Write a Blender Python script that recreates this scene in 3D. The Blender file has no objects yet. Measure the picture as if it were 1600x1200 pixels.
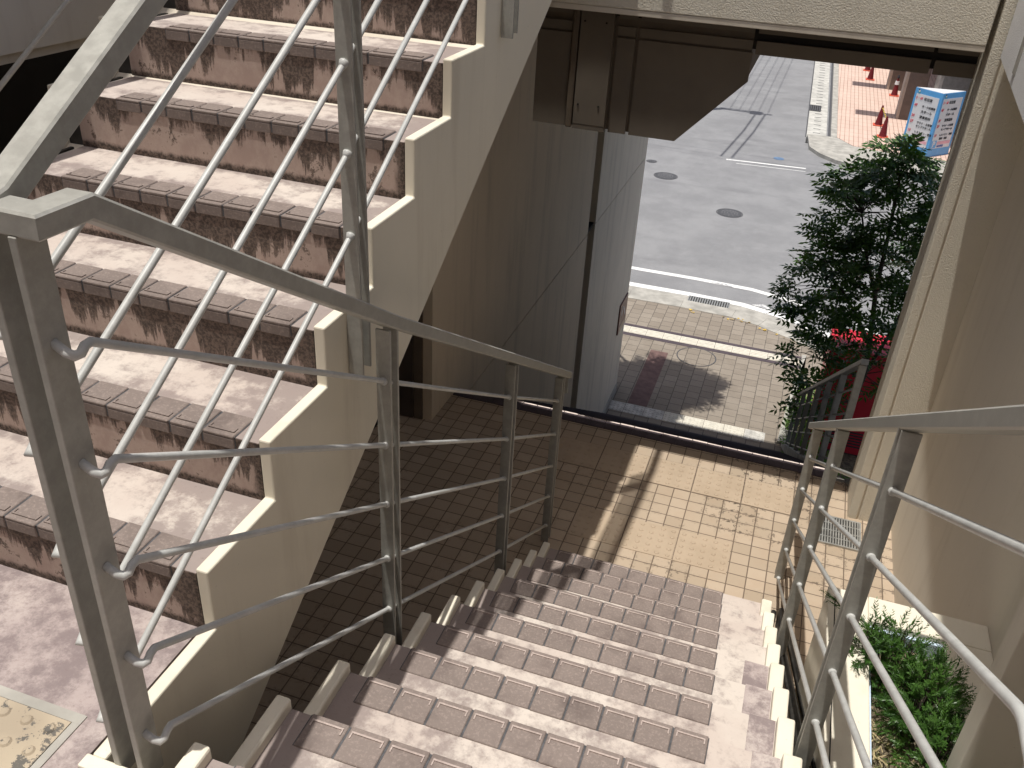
import bpy, bmesh, math, random
from mathutils import Vector, Matrix
random.seed(7)
rad = math.radians
scene = bpy.context.scene

# ------------------------------------------------------------------ camera
cam_d = bpy.data.cameras.new('camera')
cam = bpy.data.objects.new('camera', cam_d)
scene.collection.objects.link(cam)
cam.location = (0.3186, -0.3729, 1.684)
cam.rotation_euler = (rad(59.4621), rad(-3.0432), rad(18.6086))
cam_d.sensor_fit = 'HORIZONTAL'
cam_d.sensor_width = 36.0
cam_d.lens = 1406.03 * 36.0 / 1600.0
cam_d.clip_start = 0.02
cam_d.clip_end = 600
scene.camera = cam

# ------------------------------------------------------------------ light
TX, TY = 0.105, 0.099                      # sun drift per metre of fall
sun_dir = Vector((TX, TY, -1)).normalized()
world = bpy.data.worlds.new('World'); scene.world = world
world.use_nodes = True
wn = world.node_tree
bg = wn.nodes['Background']
sky = wn.nodes.new('ShaderNodeTexSky')
sky.sky_type = 'NISHITA'; sky.sun_disc = False
sky.sun_elevation = math.asin(-sun_dir.z)
sky.sun_rotation = math.atan2(-TX, -TY)
wn.links.new(sky.outputs[0], bg.inputs[0])
bg.inputs[1].default_value = 0.095
sky.dust_density = 4.0
sun_l = bpy.data.lights.new('sun', 'SUN')
sun_l.energy = 4.0; sun_l.angle = rad(0.53); sun_l.color = (1.0, 0.965, 0.90)
sun_o = bpy.data.objects.new('sun', sun_l); scene.collection.objects.link(sun_o)
sun_o.rotation_euler = sun_dir.to_track_quat('-Z', 'Y').to_euler()
sun_o.location = (-3, -3, 30)
vs = scene.view_settings
vs.view_transform = 'Standard'; vs.look = 'None'; vs.exposure = 0.1; vs.gamma = 1.0
scene.cycles.max_bounces = 10
scene.cycles.diffuse_bounces = 6

# ------------------------------------------------------------------ materials
class NB:
    """small node builder"""
    def __init__(s, name):
        s.m = bpy.data.materials.new(name); s.m.use_nodes = True
        s.t = s.m.node_tree; s.b = s.t.nodes['Principled BSDF']
        g = s.t.nodes.new('ShaderNodeNewGeometry'); s.pos = g.outputs['Position']; s.nor = g.outputs['Normal']
    def lk(s, a, b): s.t.links.new(a, b)
    def n(s, k, **kw):
        x = s.t.nodes.new(k)
        for a, v in kw.items(): setattr(x, a, v)
        return x
    def val(s, sock, v):
        if hasattr(v, 'is_output') or isinstance(v, bpy.types.NodeSocket): s.lk(v, sock)
        else: sock.default_value = v
    def math(s, op, a, b=0.0, c=None, clamp=False):
        x = s.n('ShaderNodeMath', operation=op, use_clamp=clamp)
        s.val(x.inputs[0], a); s.val(x.inputs[1], b)
        if c is not None: s.val(x.inputs[2], c)
        return x.outputs[0]
    def mapp(s, scale=(1, 1, 1), rot=(0, 0, 0), loc=(0, 0, 0)):
        x = s.n('ShaderNodeMapping'); s.lk(s.pos, x.inputs[0])
        x.inputs['Scale'].default_value = scale; x.inputs['Rotation'].default_value = rot; x.inputs['Location'].default_value = loc
        return x.outputs[0]
    def noise(s, scale=5, detail=4, rough=0.55, vec=None, dist=0.0):
        x = s.n('ShaderNodeTexNoise'); s.lk(vec if vec is not None else s.pos, x.inputs['Vector'])
        x.inputs['Scale'].default_value = scale; x.inputs['Detail'].default_value = detail
        x.inputs['Roughness'].default_value = rough; x.inputs['Distortion'].default_value = dist
        return x.outputs[0]
    def ss(s, v, a, b, lo=0.0, hi=1.0):
        x = s.n('ShaderNodeMapRange', interpolation_type='SMOOTHSTEP'); s.val(x.inputs[0], v)
        x.inputs[1].default_value = a; x.inputs[2].default_value = b; x.inputs[3].default_value = lo; x.inputs[4].default_value = hi
        return x.outputs[0]
    def mix(s, f, a, b, mode='MIX'):
        x = s.n('ShaderNodeMix', data_type='RGBA', blend_type=mode)
        s.val(x.inputs[0], f)
        for i, c in ((6, a), (7, b)):
            if isinstance(c, bpy.types.NodeSocket): s.lk(c, x.inputs[i])
            else: x.inputs[i].default_value = tuple(c) + (1,) if len(c) == 3 else c
        return x.outputs[2]
    def xyz(s):
        x = s.n('ShaderNodeSeparateXYZ'); s.lk(s.pos, x.inputs[0]); return x.outputs
    def bump(s, h, strength=0.3, dist=0.01):
        x = s.n('ShaderNodeBump'); x.inputs['Strength'].default_value = strength; x.inputs['Distance'].default_value = dist
        s.lk(h, x.inputs['Height']); s.lk(x.outputs[0], s.b.inputs['Normal'])
    def done(s, col, rough=0.75, metal=0.0, spec=0.35):
        if isinstance(col, bpy.types.NodeSocket): s.lk(col, s.b.inputs['Base Color'])
        else: s.b.inputs['Base Color'].default_value = tuple(col) + (1,)
        s.val(s.b.inputs['Roughness'], rough); s.b.inputs['Metallic'].default_value = metal
        s.b.inputs['Specular IOR Level'].default_value = spec
        return s.m

M = {}
def simple(name, c, rough=0.6, var=0.15, scale=8, metal=0.0, spec=0.35, bump=0.0, bscale=60):
    b = NB(name)
    n = b.noise(scale, 5, 0.6)
    col = b.mix(b.ss(n, 0.3, 0.72), [x * (1 - var) for x in c], [min(1, x * (1 + var)) for x in c])
    if bump: b.bump(b.noise(bscale, 3, 0.6), bump, 0.004)
    M[name] = b.done(col, rough, metal, spec); return M[name]

def m_cream(name, c=(0.76, 0.71, 0.585), stucco=0.0, streak=0.25, stain=(0.34, 0.27, 0.19)):
    b = NB(name)
    st = b.noise(1.0, 6, 0.65, b.mapp((5, 5, 0.55)))
    bl = b.noise(1.3, 5, 0.6)
    col = b.mix(b.ss(bl, 0.35, 0.7), [x * 0.93 for x in c], c)
    col = b.mix(b.math('MULTIPLY', b.ss(st, 0.48, 0.70), streak), col, stain)
    sp = b.noise(45, 3, 0.7)
    col = b.mix(b.math('MULTIPLY', b.ss(sp, 0.68, 0.76), 0.35), col, (0.25, 0.2, 0.14))
    if stucco:
        b.bump(b.noise(150, 2, 0.6), stucco, 0.006)
    else:
        b.bump(b.noise(140, 3, 0.6), 0.12, 0.002)
    M[name] = b.done(col, 0.62, 0, 0.3)
m_cream('cream', (0.77, 0.72, 0.60), streak=0.26, stain=(0.40, 0.33, 0.24))
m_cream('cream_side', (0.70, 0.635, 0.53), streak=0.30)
m_cream('stucco', (0.73, 0.68, 0.57), stucco=0.9, streak=0.15)
m_cream('wall_right', (0.78, 0.725, 0.63), streak=0.16)
m_cream('wall_grey', (0.70, 0.595, 0.455), streak=0.30, stain=(0.30, 0.26, 0.2))
m_cream('wall_pale', (0.82, 0.755, 0.64), streak=0.3, stain=(0.36, 0.33, 0.28))
m_cream('stucco_grey', (0.80, 0.80, 0.81), stucco=0.7, streak=0.05)

def m_tread():
    b = NB('pink_tread')
    x, y, z = b.xyz()
    n1 = b.noise(5.5, 8, 0.70); n2 = b.noise(2.1, 5, 0.6, b.mapp(loc=(3, 1, 0))); n3 = b.noise(70, 4, 0.75); n4 = b.noise(19, 6, 0.7)
    col = b.mix(b.ss(n2, 0.38, 0.62), (0.575, 0.515, 0.462), (0.51, 0.44, 0.395))
    g = b.math('ADD', b.math('MULTIPLY', n1, 0.55), b.math('MULTIPLY', n4, 0.45))
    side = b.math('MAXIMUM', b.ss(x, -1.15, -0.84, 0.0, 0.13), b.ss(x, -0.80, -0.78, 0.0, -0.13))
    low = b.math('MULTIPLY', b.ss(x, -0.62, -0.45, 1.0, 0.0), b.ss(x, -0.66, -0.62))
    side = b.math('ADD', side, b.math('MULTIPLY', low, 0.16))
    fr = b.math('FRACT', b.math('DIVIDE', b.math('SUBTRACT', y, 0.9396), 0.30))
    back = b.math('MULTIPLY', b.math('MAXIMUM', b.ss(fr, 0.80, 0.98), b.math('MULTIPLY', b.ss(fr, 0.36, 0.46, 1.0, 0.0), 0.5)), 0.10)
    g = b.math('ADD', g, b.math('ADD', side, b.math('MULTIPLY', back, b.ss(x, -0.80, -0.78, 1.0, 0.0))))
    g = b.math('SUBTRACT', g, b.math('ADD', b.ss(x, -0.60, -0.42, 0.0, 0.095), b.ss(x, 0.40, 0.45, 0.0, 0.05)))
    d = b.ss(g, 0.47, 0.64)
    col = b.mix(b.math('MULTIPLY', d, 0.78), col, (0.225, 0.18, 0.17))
    col = b.mix(b.math('MULTIPLY', b.ss(n3, 0.56, 0.70), b.ss(g, 0.42, 0.6, 0.15, 0.55)), col, (0.21, 0.165, 0.15))
    b.bump(n3, 0.25, 0.003)
    M['pink_tread'] = b.done(col, 0.8, 0, 0.25)
m_tread()
def m_landing():
    b = NB('pink_landing')
    n1 = b.noise(8.0, 10, 0.78); n3 = b.noise(75, 6, 0.8); n2 = b.noise(2.3, 5, 0.6)
    col = b.mix(b.ss(n2, 0.4, 0.6), (0.50, 0.435, 0.405), (0.40, 0.335, 0.32))
    col = b.mix(b.math('MULTIPLY', b.ss(n1, 0.40, 0.60), 0.85), col, (0.20, 0.16, 0.16))
    col = b.mix(b.math('MULTIPLY', b.ss(n3, 0.5, 0.68), 0.45), col, (0.20, 0.15, 0.15))
    b.bump(n3, 0.3, 0.003)
    M['pink_landing'] = b.done(col, 0.85, 0, 0.2)
m_landing()

RS = 0.1830129                              # riser height
def m_riser():
    b = NB('pink_riser')
    x, y, z = b.xyz()
    zr = b.math('ADD', b.math('DIVIDE', z, RS), 0.055)
    fr = b.math('FRACT', zr); st = b.math('FLOOR', zr)
    cb = b.n('ShaderNodeCombineXYZ'); b.lk(x, cb.inputs[0]); b.lk(b.math('MULTIPLY', st, 3.7), cb.inputs[1])
    def col1(scale, detail, rough, off):
        v = b.n('ShaderNodeVectorMath', operation='ADD'); b.lk(cb.outputs[0], v.inputs[0]); v.inputs[1].default_value = (off, off * 1.7, 0)
        return b.noise(scale, detail, rough, v.outputs[0])
    c1 = col1(5.5, 4, 0.6, 0.0); c2 = col1(21, 5, 0.7, 4.0); c3 = col1(2.2, 2, 0.5, 9.0)
    n2 = b.noise(1.0, 7, 0.75, b.mapp((36, 8, 6), loc=(2, 0, 1)), 0.5)
    n4 = b.noise(95, 5, 0.8); n5 = b.noise(1.0, 6, 0.75, b.mapp((13, 5, 9)))
    L = b.math('ADD', b.math('MULTIPLY', b.ss(c1, 0.36, 0.68), 0.76), b.math('MULTIPLY', b.ss(c2, 0.35, 0.68), 0.48))
    L = b.math('MULTIPLY', L, b.ss(c3, 0.30, 0.70, 0.75, 1.3))
    wn_ = b.n('ShaderNodeTexWhiteNoise', noise_dimensions='1D'); b.lk(st, wn_.inputs['W'])
    L = b.math('MULTIPLY', L, b.ss(wn_.outputs[0], 0.0, 1.0, 0.72, 1.22))
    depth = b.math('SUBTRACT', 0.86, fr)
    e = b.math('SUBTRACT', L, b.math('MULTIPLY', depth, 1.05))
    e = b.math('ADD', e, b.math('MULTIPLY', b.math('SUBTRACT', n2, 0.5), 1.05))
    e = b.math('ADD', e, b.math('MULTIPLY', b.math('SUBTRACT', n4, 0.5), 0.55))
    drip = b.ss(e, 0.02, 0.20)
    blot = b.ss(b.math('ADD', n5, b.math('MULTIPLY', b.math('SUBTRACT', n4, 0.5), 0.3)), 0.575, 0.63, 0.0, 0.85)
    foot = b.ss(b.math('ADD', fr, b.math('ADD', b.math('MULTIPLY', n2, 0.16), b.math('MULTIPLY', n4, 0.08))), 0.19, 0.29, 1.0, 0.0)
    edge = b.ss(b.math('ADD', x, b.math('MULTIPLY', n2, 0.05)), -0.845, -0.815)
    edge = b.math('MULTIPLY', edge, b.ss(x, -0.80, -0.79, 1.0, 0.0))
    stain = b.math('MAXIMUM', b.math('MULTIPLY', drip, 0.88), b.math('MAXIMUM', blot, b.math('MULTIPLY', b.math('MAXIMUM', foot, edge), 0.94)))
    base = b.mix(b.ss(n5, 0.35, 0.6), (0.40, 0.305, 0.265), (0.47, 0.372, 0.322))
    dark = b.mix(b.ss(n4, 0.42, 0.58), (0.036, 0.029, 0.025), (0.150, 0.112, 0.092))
    b.bump(n4, 0.35, 0.003)
    M['pink_riser'] = b.done(b.mix(stain, base, dark), 0.85, 0, 0.2)
m_riser()
def m_tile(name, c, dark):
    b = NB(name)
    n1 = b.noise(120, 3, 0.7); n2 = b.noise(7, 6, 0.65)
    vr = b.n('ShaderNodeTexVoronoi'); b.lk(b.pos, vr.inputs['Vector']); vr.inputs['Scale'].default_value = 8.5
    hv = b.n('ShaderNodeSeparateColor'); b.lk(vr.outputs['Color'], hv.inputs[0])
    col = b.mix(hv.outputs[0], [x * 0.93 for x in c], [x * 1.06 for x in c])
    col = b.mix(b.math('MULTIPLY', b.ss(n1, 0.48, 0.68), 0.45), col, [min(1, x * 1.7) for x in c])
    col = b.mix(b.math('MULTIPLY', b.ss(n2, 0.5, 0.72), 0.45), col, dark)
    b.bump(n1, 0.45, 0.002)
    M[name] = b.done(col, 0.7, 0, 0.35)
m_tile('nosing_tile', (0.205, 0.166, 0.148), (0.085, 0.062, 0.058))
m_tile('sunlit_lip', (0.40, 0.33, 0.30), (0.2, 0.15, 0.14))  # paler than the tiles: sun catching the ridges, put into the colour
m_tile('dark_tile', (0.075, 0.058, 0.066), (0.035, 0.028, 0.03))

# tan landing tiles, grid by world position
def m_floor():
    b = NB('tan_floor')
    x, y, z = b.xyz()
    px, py, ox, oy = 0.1117, 0.1025, 0.095, 5.012
    def line(v, o, p, w):
        f = b.math('FRACT', b.math('DIVIDE', b.math('SUBTRACT', v, o), p))
        d = b.math('MULTIPLY', b.math('MINIMUM', f, b.math('SUBTRACT', 1.0, f)), p)
        return b.ss(d, w * 0.55, w, 1.0, 0.0)
    ln = b.math('MAXIMUM', line(x, ox, px, 0.0042), line(y, oy, py, 0.0042))
    cb = b.n('ShaderNodeCombineXYZ')
    b.lk(b.math('FLOOR', b.math('DIVIDE', b.math('SUBTRACT', x, ox), px)), cb.inputs[0])
    b.lk(b.math('FLOOR', b.math('DIVIDE', b.math('SUBTRACT', y, oy), py)), cb.inputs[1])
    wn_ = b.n('ShaderNodeTexWhiteNoise', noise_dimensions='2D'); b.lk(cb.outputs[0], wn_.inputs[0])
    n1 = b.noise(38, 6, 0.8); n2 = b.noise(1.8, 4, 0.6, b.mapp(loc=(7, 3, 0))); n3 = b.noise(7, 4, 0.6)
    col = b.mix(wn_.outputs[0], (0.365, 0.29, 0.212), (0.45, 0.36, 0.27))
    col = b.mix(b.math('MULTIPLY', b.ss(n3, 0.45, 0.7), 0.3), col, (0.39, 0.285, 0.20))
    edge = b.math('MAXIMUM', line(x, ox, px, 0.026), line(y, oy, py, 0.026))
    reg = b.math('MULTIPLY', b.ss(n2, 0.42, 0.58), b.ss(x, -0.2, 0.5, 0.3, 1.0))
    mold = b.math('MULTIPLY', b.ss(b.math('ADD', n1, b.math('MULTIPLY', edge, 0.10)), 0.60, 0.66), reg)
    col = b.mix(mold, col, (0.07, 0.055, 0.042))
    col = b.mix(b.math('MULTIPLY', ln, 0.9), col, (0.115, 0.085, 0.062))
    b.bump(b.math('SUBTRACT', b.math('MULTIPLY', n1, 0.1), ln), 0.5, 0.004)
    M['tan_floor'] = b.done(col, 0.72, 0, 0.3)
m_floor()
def m_tactile():
    b = NB('tan_tactile')
    n1 = b.noise(30, 6, 0.8); n2 = b.noise(5, 4, 0.6)
    col = b.mix(b.ss(n2, 0.4, 0.65), (0.425, 0.335, 0.245), (0.39, 0.305, 0.22))
    M['tan_tactile'] = b.done(b.mix(b.math('MULTIPLY', b.ss(n1, 0.64, 0.70), 0.6), col, (0.15, 0.11, 0.08)), 0.7, 0, 0.3)
    b = NB('worn_tactile')
    n1 = b.noise(26, 7, 0.78); n2 = b.noise(4, 3, 0.5)
    col = b.mix(b.ss(n2, 0.4, 0.65), (0.44, 0.37, 0.275), (0.36, 0.30, 0.225))
    x, y, z = b.xyz()
    wear = b.math('MAXIMUM', b.ss(x, -1.10, -0.93, 0.0, 0.16), b.ss(y, 0.50, 0.60, 0.0, 0.10))
    M['worn_tactile'] = b.done(b.mix(b.ss(b.math('ADD', n1, wear), 0.66, 0.68), col, (0.13, 0.12, 0.105)), 0.75, 0, 0.3)
m_tactile()
def m_rail():
    b = NB('grey_paint')
    n1 = b.noise(25, 5, 0.7); n2 = b.noise(180, 3, 0.7); n3 = b.noise(1, 5, 0.7, b.mapp((60, 60, 5)))
    col = b.mix(b.ss(n1, 0.35, 0.7), (0.325, 0.32, 0.292), (0.40, 0.395, 0.362))
    col = b.mix(b.math('MULTIPLY', b.ss(n3, 0.6, 0.75), 0.25), col, (0.25, 0.21, 0.17))
    col = b.mix(b.math('MULTIPLY', b.ss(n2, 0.70, 0.74), 0.5), col, (0.62, 0.61, 0.58))
    b.bump(n1, 0.10, 0.002)
    M['grey_paint'] = b.done(col, b.ss(n1, 0.3, 0.7, 0.40, 0.55), 0.15, 0.5)
    b = NB('white_bar')
    n1 = b.noise(20, 5, 0.7); n2 = b.noise(140, 3, 0.7)
    col = b.mix(b.ss(n1, 0.35, 0.7), (0.43, 0.435, 0.42), (0.52, 0.525, 0.51))
    col = b.mix(b.math('MULTIPLY', b.ss(n2, 0.7, 0.75), 0.4), col, (0.35, 0.3, 0.25))
    b.bump(n1, 0.12, 0.002)
    M['white_bar'] = b.done(col, 0.42, 0.0, 0.5)
m_rail()
def m_road():
    b = NB('asphalt')
    n1 = b.noise(240, 2, 0.8); n2 = b.noise(0.9, 5, 0.65); n3 = b.noise(9, 4, 0.7); n4 = b.noise(1.0, 5, 0.6, b.mapp((0.35, 1.2, 1), loc=(4, 2, 0)))
    col = b.mix(b.ss(n2, 0.35, 0.68), (0.225, 0.226, 0.232), (0.285, 0.286, 0.291))
    col = b.mix(b.math('MULTIPLY', b.ss(n4, 0.55, 0.72), 0.5), col, (0.165, 0.165, 0.173))
    col = b.mix(b.math('MULTIPLY', b.ss(n1, 0.45, 0.62), 0.55), col, (0.13, 0.13, 0.135))
    col = b.mix(b.math('MULTIPLY', b.ss(n3, 0.55, 0.72), 0.22), col, (0.31, 0.31, 0.315))
    b.bump(n1, 0.4, 0.006)
    M['asphalt'] = b.done(col, 0.85, 0, 0.25)
    b = NB('road_paint')
    n = b.noise(24, 6, 0.75)
    M['road_paint'] = b.done(b.mix(b.ss(n, 0.55, 0.63), (0.74, 0.74, 0.72), (0.36, 0.36, 0.36)), 0.7, 0, 0.3)
    b = NB('faded_paint')
    n = b.noise(11, 7, 0.8)
    M['faded_paint'] = b.done(b.mix(b.ss(n, 0.44, 0.56), (0.66, 0.66, 0.65), (0.29, 0.29, 0.30)), 0.75, 0, 0.3)
m_road()
def m_pavers():
    b = NB('pavers')
    br = b.n('ShaderNodeTexBrick', offset=0.5)
    b.lk(b.mapp((1, 1, 1), (0, 0, rad(90))), br.inputs['Vector'])
    br.inputs['Scale'].default_value = 1.0
    br.inputs['Brick Width'].default_value = 0.215; br.inputs['Row Height'].default_value = 0.228
    br.inputs['Mortar Size'].default_value = 0.006; br.inputs['Mortar Smooth'].default_value = 0.3
    br.inputs['Color1'].default_value = (0.235, 0.200, 0.162, 1); br.inputs['Color2'].default_value = (0.290, 0.25, 0.205, 1)
    br.inputs['Mortar'].default_value = (0.085, 0.075, 0.065, 1)
    n1 = b.noise(55, 5, 0.75); n2 = b.noise(2.2, 4, 0.6)
    col = b.mix(b.math('MULTIPLY', b.ss(n1, 0.45, 0.7), 0.35), br.outputs['Color'], (0.13, 0.11, 0.09))
    col = b.mix(b.math('MULTIPLY', b.ss(n2, 0.5, 0.7), 0.3), col, (0.33, 0.29, 0.24))
    b.bump(b.math('SUBTRACT', b.math('MULTIPLY', n1, 0.2), br.outputs['Fac']), 0.5, 0.006)
    M['pavers'] = b.done(col, 0.85, 0, 0.25)
    b = NB('plaza_tile')
    br = b.n('ShaderNodeTexBrick', offset=0.0)
    b.lk(b.mapp((1, 1, 1), (0, 0, rad(90))), br.inputs['Vector'])
    br.inputs['Scale'].default_value = 1.0
    br.inputs['Brick Width'].default_value = 0.6; br.inputs['Row Height'].default_value = 0.155
    br.inputs['Mortar Size'].default_value = 0.011
    br.inputs['Color1'].default_value = (0.56, 0.415, 0.345, 1); br.inputs['Color2'].default_value = (0.61, 0.455, 0.38, 1)
    br.inputs['Mortar'].default_value = (0.30, 0.19, 0.15, 1)
    n2 = b.noise(0.7, 4, 0.6)
    M['plaza_tile'] = b.done(b.mix(b.math('MULTIPLY', b.ss(n2, 0.45, 0.7), 0.35), br.outputs['Color'], (0.66, 0.50, 0.42)), 0.8, 0, 0.25)
m_pavers()
simple('concrete', (0.37, 0.355, 0.32), 0.8, 0.22, 3.5, bump=0.3)
simple('pale_concrete', (0.46, 0.45, 0.415), 0.8, 0.2, 4, bump=0.25)
simple('tactile_white', (0.62, 0.585, 0.50), 0.7, 0.10, 12)
simple('tactile_grey', (0.52, 0.50, 0.46), 0.7, 0.25, 9)
simple('brown_paver', (0.155, 0.095, 0.085), 0.8, 0.2, 9, bump=0.3)
simple('dark_cladding', (0.165, 0.140, 0.112), 0.55, 0.10, 2.2, spec=0.3)
simple('black_gap', (0.02, 0.017, 0.015), 0.8, 0.1)
simple('dark_void', (0.018, 0.016, 0.015), 0.9, 0.1)
simple('dark_brown', (0.075, 0.06, 0.048), 0.5, 0.1)
simple('reveal_brown', (0.145, 0.115, 0.085), 0.55, 0.12)
simple('iron', (0.075, 0.075, 0.08), 0.6, 0.35, 30, spec=0.4, bump=0.4, bscale=120)
simple('iron_worn', (0.145, 0.145, 0.15), 0.5, 0.3, 30)
simple('galvanised', (0.42, 0.42, 0.40), 0.4, 0.2, 20, metal=0.55)
simple('dark_pit', (0.03, 0.028, 0.025), 0.9, 0.2)
simple('black_pipe', (0.035, 0.033, 0.030), 0.42, 0.5, 20, spec=0.5)
simple('soil', (0.20, 0.165, 0.11), 0.95, 0.5, 22, bump=0.9, bscale=35)
simple('blue_trim', (0.55, 0.66, 0.80), 0.6, 0.08)
simple('sign_blue', (0.10, 0.36, 0.70), 0.35, 0.08, 3, spec=0.5)
simple('sign_white', (0.70, 0.70, 0.71), 0.4, 0.03, spec=0.5)
simple('ink_black', (0.03, 0.03, 0.035), 0.5, 0.05)
simple('ink_red', (0.62, 0.06, 0.10), 0.5, 0.05)
simple('ink_blue', (0.04, 0.09, 0.42), 0.5, 0.05)
simple('pink_strip', (0.78, 0.42, 0.48), 0.5, 0.06)
simple('ink_green', (0.06, 0.28, 0.16), 0.5, 0.05)
simple('machine_red', (0.62, 0.025, 0.045), 0.32, 0.06, 3, spec=0.5)
simple('machine_dark', (0.05, 0.05, 0.055), 0.3, 0.1, spec=0.5)
simple('cone_red_shaded', (0.15, 0.014, 0.018), 0.5, 0.1)  # red darkened to carry the shade on the cones' unlit near side
simple('cone_orange', (0.62, 0.11, 0.06), 0.5, 0.1)
simple('bar_yellow', (0.75, 0.55, 0.06), 0.5, 0.05)
simple('pillar_brown', (0.155, 0.115, 0.095), 0.5, 0.12, 5)
simple('pillar_lit_side', (0.42, 0.34, 0.28), 0.6, 0.1, 5)
simple('block_grey', (0.24, 0.24, 0.23), 0.7, 0.12, 8)
simple('valve_blue', (0.12, 0.19, 0.30), 0.6, 0.2)
simple('bark', (0.085, 0.070, 0.055), 0.9, 0.35, 25, bump=0.6)
simple('plaque_brown', (0.19, 0.085, 0.065), 0.4, 0.1)
simple('plaque_tan', (0.60, 0.45, 0.33), 0.5, 0.1)
simple('leaf_litter', (0.62, 0.42, 0.08), 0.7, 0.3, 30)
simple('straw', (0.42, 0.34, 0.19), 0.8, 0.35, 40)

def m_leaf(name, a, bcol, trans=0.35):
    b = NB(name)
    n = b.noise(5, 4, 0.7); n2 = b.noise(60, 2, 0.6)
    f = b.math('ADD', b.math('MULTIPLY', n, 0.6), b.math('MULTIPLY', n2, 0.4))
    col = b.mix(b.ss(f, 0.36, 0.64), a, bcol)
    m = b.done(col, 0.38, 0, 0.5)
    tr = b.n('ShaderNodeBsdfTranslucent')
    b.lk(b.mix(1.0, col, (1.6, 1.9, 0.7), 'MULTIPLY'), tr.inputs[0])
    ms = b.n('ShaderNodeMixShader'); ms.inputs[0].default_value = trans
    out = b.t.nodes['Material Output']
    b.lk(b.b.outputs[0], ms.inputs[1]); b.lk(tr.outputs[0], ms.inputs[2]); b.lk(ms.outputs[0], out.inputs[0])
    M[name] = m
m_leaf('leaf_dark', (0.034, 0.080, 0.022), (0.10, 0.19, 0.042), 0.26)
m_leaf('leaf_shrub', (0.030, 0.085, 0.016), (0.085, 0.180, 0.035), 0.2)
m_leaf('leaf_light', (0.09, 0.22, 0.03), (0.17, 0.33, 0.05), 0.35)
m_leaf('leaf_weed', (0.10, 0.13, 0.04), (0.20, 0.20, 0.08), 0.3)

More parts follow.
